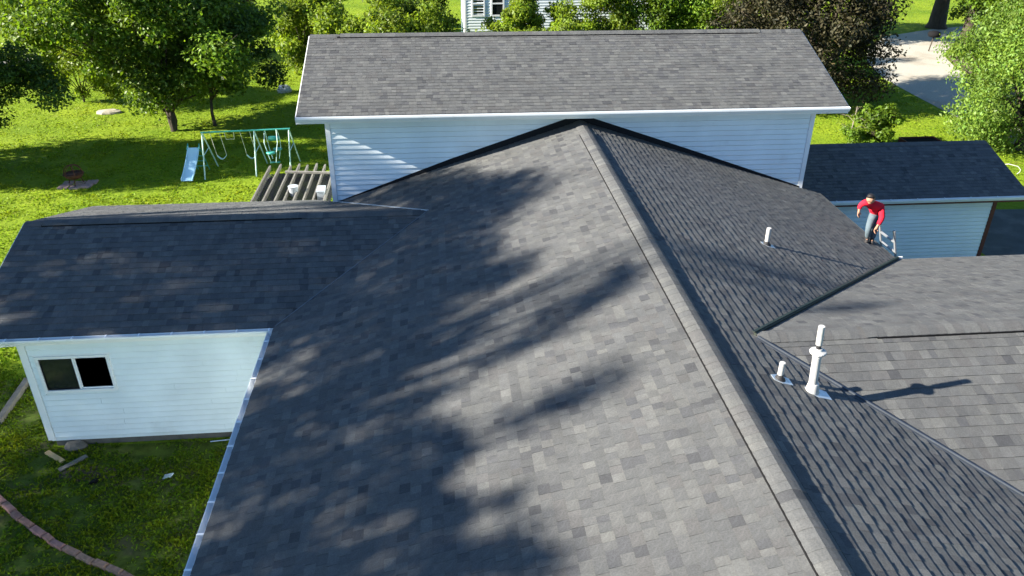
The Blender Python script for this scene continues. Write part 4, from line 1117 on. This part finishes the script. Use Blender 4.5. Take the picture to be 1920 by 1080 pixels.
for w0, w1 in ((0.45, 1.28), (1.66, 2.50)):
    q = MB()
    a0, a1, c0, c1 = fx0 + w0, fx0 + w1, 2.6, 4.4
    for bx in ((a0, a0 + .09, c0, c1), (a1 - .09, a1, c0, c1), (a0 + .09, a1 - .09, c0, c0 + .1), (a0 + .09, a1 - .09, c1 - .1, c1), (a0 + .09, a1 - .09, 3.34, 3.42)):
        q.box(bx[0], bx[1], fy0 - .05, fy0 - .002, bx[2], bx[3])
    w_ = q.build("window", WHITE, fh)
    for c0_, c1_ in ((2.7, 3.34), (3.42, 4.3)):
        k = MB(); k.box(a0 + .09, a1 - .09, fy0 - .02, fy0 - .01, c0_, c1_); k.build("pane", GLASS, w_)

# ------------------------------------------------------------------ swing set
SA, SB = Vector((-9.42, 31.35, 1.76)), Vector((-6.12, 31.75, 1.72))
sw = empty("swing_set", (-7.8, 31.5, 0), "teal and white metal swing set with a slide and glider on the lawn", "swing set")
def onbar(t): return SA.lerp(SB, t)
q = MB(); q.tube([onbar(-.015), onbar(1.015)], 0.035, 10); q.build("top_bar", TEAL, sw)
back = Vector((.12, 1.0, 0)); front = Vector((-.04, -.56, 0))
for t in (0.0, 0.595, 1.0):
    p = onbar(t)
    for off in (front, back):
        q = MB(); f = Vector((p.x, p.y, 0)) + off
        q.tube([p, f - Vector((0, 0, .03))], 0.028, 8)
        q.build("leg", PALETEAL, sw)
    q = MB(); a = p.lerp(Vector((p.x, p.y, 0)) + front, .5); c = p.lerp(Vector((p.x, p.y, 0)) + back, .42)
    q.tube([a, c], 0.016, 6); q.build("brace", PALETEAL, sw)
def belt_swing(t0, t1, drop, sway):
    a, c = onbar(t0), onbar(t1)
    s = Vector((sway, 0.05, 0))
    la, lc = a + s - Vector((0, 0, drop)), c + s - Vector((0, 0, drop))
    k = MB()
    pts = [la.lerp(lc, u) - Vector((0, 0, .15 * math.sin(math.pi * u))) for u in [i / 8 for i in range(9)]]
    for p0, p1 in zip(pts[:-1], pts[1:]): k.bar(p0, p1, .13, .014)
    o = k.build("swing_seat", PALETEAL, sw)
    for u, l in ((a, la), (c, lc)):
        k = MB(); k.tube([u, l], .012, 5); k.build("chain", CHAIN, o)
belt_swing(0.085, 0.195, 0.98, 0.13)
belt_swing(0.43, 0.54, 1.02, 0.13)
k = MB(); k.tube([onbar(.25), onbar(.262) - Vector((0, 0, .32)), onbar(.355) - Vector((0, 0, .32)), onbar(.36)], .014, 6); k.build("trapeze", CHAIN, sw)
gl = empty("glider", onbar(.8)); gl.parent = sw; gl.matrix_parent_inverse = Matrix.Translation(-Vector((-7.8, 31.5, 0)))
g0 = onbar(.79)
def gp(x, y, z): return Vector((g0.x + x, g0.y + y, z))
for sx in (-.26, .26):
    k = MB(); k.tube([gp(sx * .9 - .02, -.0, 1.73), gp(sx - .02, -.22, 1.25), gp(sx * .7, -.34, .92), gp(sx * .4, -.3, .45)], .016, 6); k.tube([gp(sx * .9, 0, 1.73), gp(sx, .24, 1.3), gp(sx * .9, .34, .9), gp(sx * .5, .25, .42)], .016, 6)
    k.build("glider_frame", PALETEAL, gl)
for y, z, nm in ((.36, 1.25, "glider_backrest"), (-.36, .82, "glider_seat"), (.34, .74, "glider_seat"), (0, .36, "foot_rest")):
    k = MB()
    if nm == "glider_backrest": k.tube([gp(-.24, y, z), gp(-.2, y, z), gp(.2, y, z), gp(.24, y, z)], [.05, .10, .10, .05], 10)
    elif nm == "glider_seat": k.lathe(gp(-.04 if y < 0 else .1, y, z), [(0, .05), (.03, .16), (.08, .19), (.10, .12)], 14)
    else: k.bar(gp(-.2, y, z), gp(.2, y, z), .14, .03)
    k.build(nm, TEAL, gl, smooth=nm != "foot_rest")
# slide with its ladder
T0, T1 = Vector((-9.86, 31.42, 1.12)), Vector((-10.05, 30.42, .07))
k = MB()
def slp(u): 
    p = T0.lerp(T1, u); p.z = 1.12 - 1.02 * (u ** .92) + (.10 * max(0, u - .82) / .18) * .0 - .05 * math.sin(math.pi * u)
    return p
ps = [slp(i / 10) for i in range(11)]
hw = .20
for p0, p1 in zip(ps[:-1], ps[1:]):
    for x0, x1, z0, z1 in ((-hw, hw, 0, .012), (-hw - .025, -hw, 0, .085), (hw, hw + .025, 0, .085)):
        k.hexa([(p0.x + x0, p0.y, p0.z + z0), (p1.x + x0, p1.y, p1.z + z0), (p1.x + x1, p1.y, p1.z + z0), (p0.x + x1, p0.y, p0.z + z0), (p0.x + x0, p0.y, p0.z + z1), (p1.x + x0, p1.y, p1.z + z1), (p1.x + x1, p1.y, p1.z + z1), (p0.x + x1, p0.y, p0.z + z1)])
sld = k.build("slide", SLIDEM, sw)
for sx in (-.22, .22):
    k = MB(); k.tube([(T0.x + sx, T0.y + .02, 1.06), (T0.x + sx, T0.y + .05, 1.28), (T0.x + sx, T0.y - .2, 1.12)], .016, 6); k.build("handrail", TEAL, sld)
    k = MB(); k.tube([(T0.x + sx, T0.y + .05, 1.12), (T0.x + sx + .1, T0.y + .5, 0)], .018, 6); k.build("ladder_rail", TEAL, sld)
for u in (.2, .42, .64, .86):
    k = MB(); k.bar((T0.x - .22 + .1 * (1 - u), T0.y + .05 + .45 * (1 - u), 1.12 * u), (T0.x + .22 + .1 * (1 - u), T0.y + .05 + .45 * (1 - u), 1.12 * u), .06, .02); k.build("rung", TEAL, sld)

# ------------------------------------------------------------------ pergola against the tall block, lattice shade and things under it
pg = empty("pergola", (-4.5, 23.2, 0), "weathered grey wooden pergola with rafters beside the tall block", "pergola")
rx = [-5.58, -5.26, -4.92, -4.66, -4.38, -4.10, -3.82, -3.5]
for i, x in enumerate(rx):
    ye_ = 25.15 + (0.1 if i % 2 else -.03)
    k = MB()
    y0_, z0_ = 21.0, 2.46
    k.box(x - .022, x + .022, y0_, ye_ - .16, z0_ - .07, z0_ + .07)
    k.hexa([(x - .022, ye_ - .16, z0_ - .07), (x + .022, ye_ - .16, z0_ - .07), (x + .022, ye_, z0_ - .005), (x - .022, ye_, z0_ - .005), (x - .022, ye_ - .16, z0_ + .07), (x + .022, ye_ - .16, z0_ + .07), (x + .022, ye_, z0_ + .05), (x - .022, ye_, z0_ + .05)])
    k.build("rafter", GREYWOOD, pg)
k = MB(); k.bar((-4.97, 24.35, 2.56), (-3.5, 24.15, 2.56), .10, .055); k.build("cross_beam", FRESHWOOD if False else GREYWOOD, pg)
for y in (21.4, 24.75):
    k = MB(); k.box(-5.7, -3.2, y - .03, y + .03, 2.10, 2.22); k.build("beam", GREYWOOD, pg)
for x, y in ((-5.6, 21.4), (-3.3, 21.4), (-5.6, 24.75), (-3.3, 24.75)):
    k = MB(); k.box(x - .045, x + .045, y - .045 + .08, y + .045 + .08, 0, 2.10); k.build("post", GREYWOOD, pg)
# lattice deck of crossed slats below the rafters
k = MB()
for i in range(44):
    x = -5.6 + i * .105 - 2.0
    for s_ in (1, -1):
        x0, x1 = (x, x + 2.4) if s_ > 0 else (x + 2.4, x)
        pts = []
        for u in (0, 1):
            pts.append(Vector((x0 + (x1 - x0) * u, 21.1 + 3.65 * u, 2.34 + (.012 if s_ > 0 else 0))))
        # clip to the panel
        a_, c_ = pts
        ts = [0, 1]
        dx = c_.x - a_.x
        lo_, hi_ = sorted(((-5.6 - a_.x) / dx, (-3.35 - a_.x) / dx))
        t0_, t1_ = max(0, lo_), min(1, hi_)
        if t1_ - t0_ > .05:
            k.bar(a_.lerp(c_, t0_), a_.lerp(c_, t1_), .060, .009)
tag(k.build("lattice", LATT, pg), kind="stuff")
tag(MB().lathe((-4.48, 22.75, 2.36), [(0, .10), (.02, .11), (.30, .145), (.32, .155), (.31, .13), (.06, .10)], 18).build("bucket", BUCKET), "white plastic bucket standing on the lattice under the pergola rafters", "bucket")
k = MB(); k.box(-3.74, -3.53, 22.35, 22.8, 2.36, 2.62); k.box(-3.76, -3.52, 22.33, 22.82, 2.62, 2.65)
tag(k.build("storage_bin", BUCKET), "white storage bin on the lattice beside the tall wall corner", "bin")

# ------------------------------------------------------------------ fire pit on paving stones
fp = empty("fire_pit", (-14.3, 30.55, .06), "rusty round iron fire pit with open hoops", "fire pit")
c0 = Vector((-14.3, 30.55, 0))
k = MB(); k.lathe(c0 + Vector((0, 0, .26)), [(0, .04), (.02, .18), (.10, .30), (.20, .36), (.21, .35), (.12, .28), (.06, .2), (.045, .02)], 18); k.build("bowl", RUST, fp, smooth=True)
for a in (0, 60, 120):
    k = MB(); ar = math.radians(a)
    k.tube([c0 + Vector((math.cos(ar) * .36 * math.cos(u), math.sin(ar) * .36 * math.cos(u), .48 + .36 * math.sin(u))) for u in [i * math.pi / 10 for i in range(11)]], .018, 5); k.build("hoop", RUST, fp)
k = MB(); k.tube([c0 + Vector((math.cos(u) * .37, math.sin(u) * .37, .48)) for u in [i * 2 * math.pi / 16 for i in range(17)]], .02, 5); k.build("ring", RUST, fp)
for a in (45, 165, 285):
    k = MB(); ar = math.radians(a); k.tube([c0 + Vector((math.cos(ar) * .2, math.sin(ar) * .2, .30)), c0 + Vector((math.cos(ar) * .30, math.sin(ar) * .30, .06))], .022, 5); k.build("leg", RUST, fp)
rp = random.Random(5)
pos = [(-14.68, 30.32), (-14.24, 30.26), (-13.86, 30.36), (-14.66, 30.72), (-14.22, 30.68), (-13.80, 30.78)]
labs = ["pink paving stone at the front left of the fire pit", "pink paving stone at the front middle of the fire pit", "pink paving stone at the front right of the fire pit", "pink paving stone at the back left of the fire pit", "pink paving stone directly beneath the fire pit", "pink paving stone at the back right of the fire pit"]
for (x, y), lab in zip(pos, labs):
    k = MB(); a = rp.uniform(-.1, .1); k.col = (1, 1, 1)
    cx, sx = math.cos(a), math.sin(a)
    P4 = [(-.2, -.2), (.2, -.2), (.2, .2), (-.2, .2)]
    k.hexa([(x + px * cx - py * sx, y + px * sx + py * cx, 0) for px, py in P4] + [(x + px * .95 * cx - py * .95 * sx, y + px * .95 * sx + py * .95 * cx, .055) for px, py in P4])
    tag(k.build("paving_stone", PINKSTONE, tone=True), lab, "paving stone", "pink paving stones around the fire pit")

# ------------------------------------------------------------------ small yard things
def rock(name, label, cat, loc, rad, seed, m):
    k = MB(); rng = random.Random(seed)
    vs_, fs_ = [], []
    nu, nv = 10, 6
    for j in range(nv + 1):
        th = math.pi * j / nv
        for i in range(nu):
            ph = 2 * math.pi * i / nu
            d = Vector((math.sin(th) * math.cos(ph), math.sin(th) * math.sin(ph), math.cos(th)))
            g = 1 + .28 * noise.noise(d * 1.6 + Vector((seed, 0, 0)))
            vs_.append((loc[0] + d.x * rad[0] * g, loc[1] + d.y * rad[1] * g, loc[2] + d.z * rad[2] * g))
    for j in range(nv):
        for i in range(nu):
            fs_.append((j * nu + i, (j + 1) * nu + i, (j + 1) * nu + (i + 1) % nu, j * nu + (i + 1) % nu))
    k.mesh(vs_, fs_)
    return tag(k.build(name, m), label, cat)
rock("boulder", "flat pale boulder in the lawn left of the big yard tree", "rock", (-16.6, 40.8, .03), (.7, .4, .13), 3, STONE)
rock("boulder", "small white stone by the bush left of the tall roof", "rock", (-8.5, 44.3, .12), (.42, .3, .28), 8, BUCKET)
rock("stump", "low brown stump at the foot of the left wing's wall", "stump", (-8.15, 14.24, .06), (.26, .14, .13), 12, CONC)
rock("stone", "grey stone at the right end of the left wing's foundation", "rock", (-4.55, 14.15, .06), (.2, .13, .12), 14, STONE)
ped = empty("utility_pedestal", (-23.9, 50.4, 0), "pale grey utility post box standing in the left lawn", "utility box")
k = MB(); k.box(-24.06, -23.76, 50.28, 50.52, 0, .95); k.build("cabinet", STONE, ped)
k = MB(); k.box(-24.09, -23.73, 50.25, 50.55, .95, 1.06); k.build("lid", STONE, ped)
gr = empty("park_grill", (33.3, 52.3, 0), "dark barbecue grill on a single post near the gravel drive", "grill")
k = MB(); k.tube([(33.3, 52.3, 0), (33.42, 52.3, .95)], .04, 8); k.build("post", BARK, gr)
k = MB(); k.lathe((33.42, 52.3, .93), [(0, .2), (.05, .36), (.2, .42), (.34, .36), (.42, .1)], 14); k.build("fire_box", VENTM, gr, smooth=True)
jb = empty("open_box", (21.9, 33.6, 0), "dark open topped wooden box with brown rim behind the garage ridge", "box")
k = MB()
for bx in ((21.0, 22.6, 32.0, 32.04), (21.0, 22.6, 33.5, 33.54), (20.96, 21.0, 32.0, 33.54), (22.6, 22.64, 32.0, 33.54)): k.box(*bx, 0, .2)
k.build("side", REDTRIM, jb)
k = MB(); k.box(21.0, 22.6, 32.04, 33.5, .02, .14); k.build("filling", VENTM, jb)
k = MB(); k.tube([(23.22, 29.35, .30), (23.34, 29.22, .36), (23.60, 29.0, .33), (23.70, 28.92, .22), (23.68, 28.9, .12), (23.58, 28.9, .03)], .014, 7)
tag(k.build("bent_pipe", PVC, smooth=True), "bent white tube in the grass beyond the garage's right rake", "pipe")

# landscape timber, boards and scraps near the left wing
k = MB(); k.bar((-10.28, 16.9, .07), (-10.2, 15.2, .07), .13, .13)
tag(k.build("landscape_timber", GREYWOOD), "dark brown landscape timber lying left of the wing wall", "timber")
k = MB(); k.bar((-8.70, 14.10, .05), (-8.25, 13.78, .03), .1, .045)
tag(k.build("wood_board", FRESHWOOD), "short yellow lumber offcut in the grass below the wing", "board")
k = MB(); k.bar((-8.22, 13.50, .035), (-7.80, 13.90, .05), .11, .03)
tag(k.build("wood_board", GREYWOOD), "grey weathered board in the grass right of the yellow offcut", "board")
k = MB(); k.hexa([(-6.0, 13.05, .02), (-5.83, 13.08, .03), (-5.80, 13.19, .05), (-5.98, 13.17, .03), (-6.0, 13.05, .03), (-5.84, 13.08, .045), (-5.81, 13.19, .065), (-5.98, 13.17, .045)])
tag(k.build("plastic_scrap", GALV), "small pale blue scrap lying alone in the grass", "scrap")
k = MB(); k.hexa([(-7.46, 13.0, .02), (-7.30, 13.05, .02), (-7.28, 13.2, .02), (-7.42, 13.18, .02), (-7.44, 13.02, .06), (-7.32, 13.06, .07), (-7.30, 13.17, .06), (-7.41, 13.15, .05)])
tag(k.build("stone_chip", PINKSTONE), "small pinkish stone chip in the grass below the boards", "stone")
k = MB(); k.tube([(-5.3, 14.18, .04), (-4.9, 14.2, .05), (-4.4, 14.22, .06)], .012, 6)
tag(k.build("thin_rod", GALV), "thin pale rod lying along the wing's foundation", "rod")
# brick edging
pth = [(-9.6, 13.2), (-9.03, 12.69), (-8.71, 12.41), (-8.40, 12.13), (-8.09, 11.89), (-7.83, 11.71), (-7.49, 11.41), (-7.22, 11.26), (-6.96, 11.11), (-6.65, 10.92), (-6.31, 10.74), (-6.12, 10.66), (-5.8, 10.45), (-5.3, 10.1), (-4.8, 9.7)]
ed = empty("brick_edging", (-7.5, 11.4, 0), "curving border of reddish brown bricks set in the grass", "edging")
L_ = [0]
for a, c in zip(pth[:-1], pth[1:]): L_.append(L_[-1] + math.hypot(c[0] - a[0], c[1] - a[1]))
def along(s):
    for i in range(len(L_) - 1):
        if s <= L_[i + 1]:
            u = (s - L_[i]) / (L_[i + 1] - L_[i])
            return Vector((pth[i][0] + (pth[i + 1][0] - pth[i][0]) * u, pth[i][1] + (pth[i + 1][1] - pth[i][1]) * u, 0))
    return Vector((*pth[-1], 0))
s = 0
rb = random.Random(9)
while s < L_[-1] - .3:
    w_ = rb.uniform(.27, .40)
    a, c = along(s + .008), along(s + w_ - .008)
    dz = rb.uniform(-.012, .015)
    d = (c - a).normalized(); sd2 = Vector((-d.y, d.x, 0))
    k = MB(); tt = rb.uniform(.7, 1.25); k.col = (tt, tt * rb.uniform(.9, 1.05), tt * rb.uniform(.9, 1.05))
    hwid = .062 * rb.uniform(.9, 1.12)
    o1 = rb.uniform(-.012, .012)
    lo = [a - sd2 * hwid + sd2 * o1, c - sd2 * hwid + sd2 * o1, c + sd2 * hwid + sd2 * o1, a + sd2 * hwid + sd2 * o1]
    e = d * .022
    hi = [a - sd2 * hwid * .8 + e + sd2 * o1, c - sd2 * hwid * .8 - e + sd2 * o1, c + sd2 * hwid * .8 - e + sd2 * o1, a + sd2 * hwid * .8 + e + sd2 * o1]
    md = Vector((0, 0, .075 + dz)); tp = Vector((0, 0, .1 + dz))
    V8 = [p - Vector((0, 0, .03)) for p in lo] + [p + md for p in lo] + [p + tp for p in hi]
    k.mesh(V8, [(3, 2, 1, 0)] + [(i, (i + 1) % 4, 4 + (i + 1) % 4, 4 + i) for i in range(4)] + [(4 + i, 4 + (i + 1) % 4, 8 + (i + 1) % 4, 8 + i) for i in range(4)] + [(8, 9, 10, 11)])
    k.build("brick", BRICK, ed, tone=True)
    s += w_

# ------------------------------------------------------------------ ladder at the right eave
ld = empty("ladder", (11.6, 16.75, 0), "aluminium ladder leaning on the right eave in front of the worker", "ladder")
r0a, r0b = Vector((11.75, 16.40, 0)), Vector((10.74, 16.43, 3.52))
r1a, r1b = Vector((11.75, 17.10, 0)), Vector((10.74, 17.08, 3.42))
dxl = (r0b - r0a).normalized()
for a, c in ((r0a, r0b), (r1a, r1b)):
    k = MB(); k.bar(a, c, .03, .066, (0, 1, 0)); o = k.build("rail", ALU, ld)
    k = MB(); k.bar(c - dxl * .05, c + dxl * .010, .036, .072, (0, 1, 0)); k.build("rail_cap", ALU, o)
n_r = 12
for i in range(n_r):
    u = (.22 + i * .285) / (r0b - r0a).length
    k = MB(); k.bar(r0a.lerp(r0b, u), r1a.lerp(r1b, u * (r0b - r0a).length / (r1b - r1a).length), .05, .03, tuple(dxl)); k.build("rung", ALU, ld)

# ------------------------------------------------------------------ worker stepping onto the ladder
SKIN = mat("skin", (0.30, 0.16, 0.10), rough=0.6, spec=0.3, var=.05)
SHIRT = mat("red_shirt", (0.50, 0.016, 0.034), rough=0.9, spec=0.1, var=.12, scale=12, bump=.3, bscale=14)
JEANS = mat("washed_jeans", (0.085, 0.115, 0.135), rough=0.95, spec=0.1, var=.25, scale=9, bump=.3, bscale=22)
HAIR = mat("black_hair", (0.012, 0.010, 0.010), rough=0.6)
SHOE = mat("dark_shoe", (0.03, 0.028, 0.028), rough=0.8)

def skin_mesh(name, verts, edges_, radii, m, parent, sub=2, root=0):
    me = bpy.data.meshes.new(name + "_cage")
    me.from_pydata([tuple(v) for v in verts], edges_, [])
    o = bpy.data.objects.new(name + "_cage", me)
    COL.objects.link(o)
    md_ = o.modifiers.new("skin", 'SKIN')
    md_.use_smooth_shade = True
    for i, r in enumerate(radii):
        sv = me.skin_vertices[0].data[i]
        sv.radius = r if isinstance(r, tuple) else (r, r)
        sv.use_root = (i == root)
    sb = o.modifiers.new("sub", 'SUBSURF')
    sb.levels = sb.render_levels = sub
    dg = bpy.context.evaluated_depsgraph_get()
    me2 = bpy.data.meshes.new_from_object(o.evaluated_get(dg))
    me2.name = name
    bpy.data.objects.remove(o)
    me2.materials.clear()
    me2.materials.append(m)
    me2.polygons.foreach_set("use_smooth", [True] * len(me2.polygons))
    return link(name, me2, parent)

pr = empty("person", (10.28, 16.6, 3.19), "worker in red shirt and jeans bending down at the right eave", "person")
J = dict(pel=(10.41, 16.80, 3.82), spi=(10.31, 16.73, 3.99), che=(10.13, 16.58, 4.17), nec=(10.00, 16.48, 4.29), hed=(9.93, 16.40, 4.39), top=(9.88, 16.32, 4.44),
         sR=(9.88, 16.50, 4.27), eR=(9.80, 16.56, 4.16), wR=(9.775, 16.50, 4.06), sL=(10.35, 16.58, 4.12), eL=(10.36, 16.44, 3.87), wL=(10.25, 16.38, 3.68),
         hR=(10.29, 16.74, 3.79), kR=(10.13, 16.52, 3.60), aR=(10.22, 16.62, 3.27), hL=(10.49, 16.83, 3.76), kL=(10.36, 16.62, 3.53), aL=(10.36, 16.64, 3.22),
         fR=(10.12, 16.46, 3.255), fL=(10.27, 16.47, 3.215))
nm = list(J)
ix = {k_: i for i, k_ in enumerate(nm)}
jv = [Vector(J[k_]) for k_ in nm]
E_ = lambda *prs: [(ix[a], ix[c]) for a, c in prs]
body_e = E_(('pel', 'spi'), ('spi', 'che'), ('che', 'nec'), ('nec', 'hed'), ('hed', 'top'), ('che', 'sR'), ('sR', 'eR'), ('eR', 'wR'), ('che', 'sL'), ('sL', 'eL'), ('eL', 'wL'),
            ('pel', 'hR'), ('hR', 'kR'), ('kR', 'aR'), ('aR', 'fR'), ('pel', 'hL'), ('hL', 'kL'), ('kL', 'aL'), ('aL', 'fL'))
rad = dict(pel=(.095, .075), spi=(.095, .075), che=(.105, .08), nec=.05, hed=.095, top=.075, sR=.05, eR=.036, wR=.03, sL=.05, eL=.036, wL=.03, hR=.08, kR=.055, aR=.04, hL=.08, kL=.06, aL=.04, fR=.035, fL=.035)
def hand(w, e, curl):
    """palm and five separate fingers, rooted at the wrist"""
    w, e = Vector(w), Vector(e)
    f = (w - e).normalized()
    s_ = f.cross(Vector((.3, -1, .2))).normalized()
    n_ = s_.cross(f).normalized()
    base = len(jv)
    palm = w + f * .07
    vs_, es_, rs_ = [palm], [], [.034]
    for k_, (off, ln) in enumerate(((-.03, .07), (-.01, .085), (.011, .08), (.03, .062))):
        p0 = palm + f * .03 + s_ * off
        p1 = p0 + f * ln * .5 + n_ * curl * .01
        p2 = p1 + f * ln * .4 + n_ * curl * .03
        b0 = len(vs_)
        vs_ += [p0, p1, p2]; rs_ += [.011, .0095, .008]
        es_ += [(0, b0), (b0, b0 + 1), (b0 + 1, b0 + 2)]
    t1 = palm - f * .02 - s_ * .045 + n_ * .01
    t2 = t1 + f * .045 - s_ * .012 + n_ * curl * .015
    b0 = len(vs_); vs_ += [t1, t2]; rs_ += [.012, .010]; es_ += [(0, b0), (b0, b0 + 1)]
    return vs_, es_, rs_
radii = [rad[k_] for k_ in nm]
for w, e, cu in (('wR', 'eR', .6), ('wL', 'eL', 1.6)):
    vs_, es_, rs_ = hand(J[w], J[e], cu)
    b0 = len(jv)
    jv += vs_; radii += rs_
    body_e.append((ix[w], b0))
    body_e += [(a + b0, c + b0) for a, c in es_]
# face: nose, chin and ears as short bumps of the same body
hd, fd = Vector(J['hed']), (Vector((-.30, -.70, -.65))).normalized()
sdv = fd.cross(Vector((0, 0, 1))).normalized()
for p, r in ((hd + fd * .098, .016), (hd + fd * .07 - Vector((0, 0, .07)), .03), (hd + sdv * .095, .018), (hd - sdv * .095, .018)):
    body_e.append((ix['hed'], len(jv))); jv.append(p); radii.append(r)
skin_mesh("body", jv, body_e, radii, SKIN, pr, 2, ix['pel'])
eye = MB()
for sgn in (1, -1):
    eye.tube([hd + fd * .088 + sdv * .034 * sgn + Vector((0, 0, .02)), hd + fd * .101 + sdv * .034 * sgn + Vector((0, 0, .02))], .010, 8)
eye.build("eyes", HAIR, pr)
def sub_mesh(name, keys, prs, grow, m, extra=None, sub=2):
    v_ = [Vector(J[k_]) if isinstance(k_, str) else Vector(k_) for k_ in keys]
    skin_mesh(name, v_, prs, grow, m, pr, sub, 0)
lerp = lambda a, c, u: tuple(Vector(J[a]).lerp(Vector(J[c]), u))
# shirt: torso and sleeves
sub_mesh("shirt", ['pel', 'spi', 'che', lerp('che', 'nec', .55), 'sR', 'eR', lerp('eR', 'wR', .92), 'sL', 'eL', lerp('eL', 'wL', .85)],
         [(0, 1), (1, 2), (2, 3), (2, 4), (4, 5), (5, 6), (2, 7), (7, 8), (8, 9)],
         [(.155, .135), (.155, .13), (.165, .13), .075, .085, .066, .050, .088, .070, .052], SHIRT)
# trousers
sub_mesh("trousers", [lerp('pel', 'spi', .75), 'pel', 'hR', 'kR', lerp('kR', 'aR', .95), 'hL', 'kL', lerp('kL', 'aL', .95)],
         [(0, 1), (1, 2), (2, 3), (3, 4), (1, 5), (5, 6), (6, 7)],
         [(.135, .115), (.145, .125), .105, .080, .066, .105, .080, .066], JEANS)
for a, f in (('aR', 'fR'), ('aL', 'fL')):
    pa, pf = Vector(J[a]), Vector(J[f])
    d = (pf - pa).normalized()
    skin_mesh("shoe", [pa + Vector((0, 0, .02)), pa - d * .05 - Vector((0, 0, .02)), pa.lerp(pf, .5) - Vector((0, 0, .012)), pf + d * .03 - Vector((0, 0, .01))], [(0, 1), (0, 2), (2, 3)], [.055, .048, .05, .042], SHOE, pr, 2)
skin_mesh("hair", [hd + Vector((.03, .05, .01)), hd + Vector((.0, .0, .045)), hd + Vector((-.035, -.05, .055)), hd + Vector((-.05, -.075, .035))], [(0, 1), (1, 2), (2, 3)], [.095, .103, .09, .062], HAIR, pr, 2)
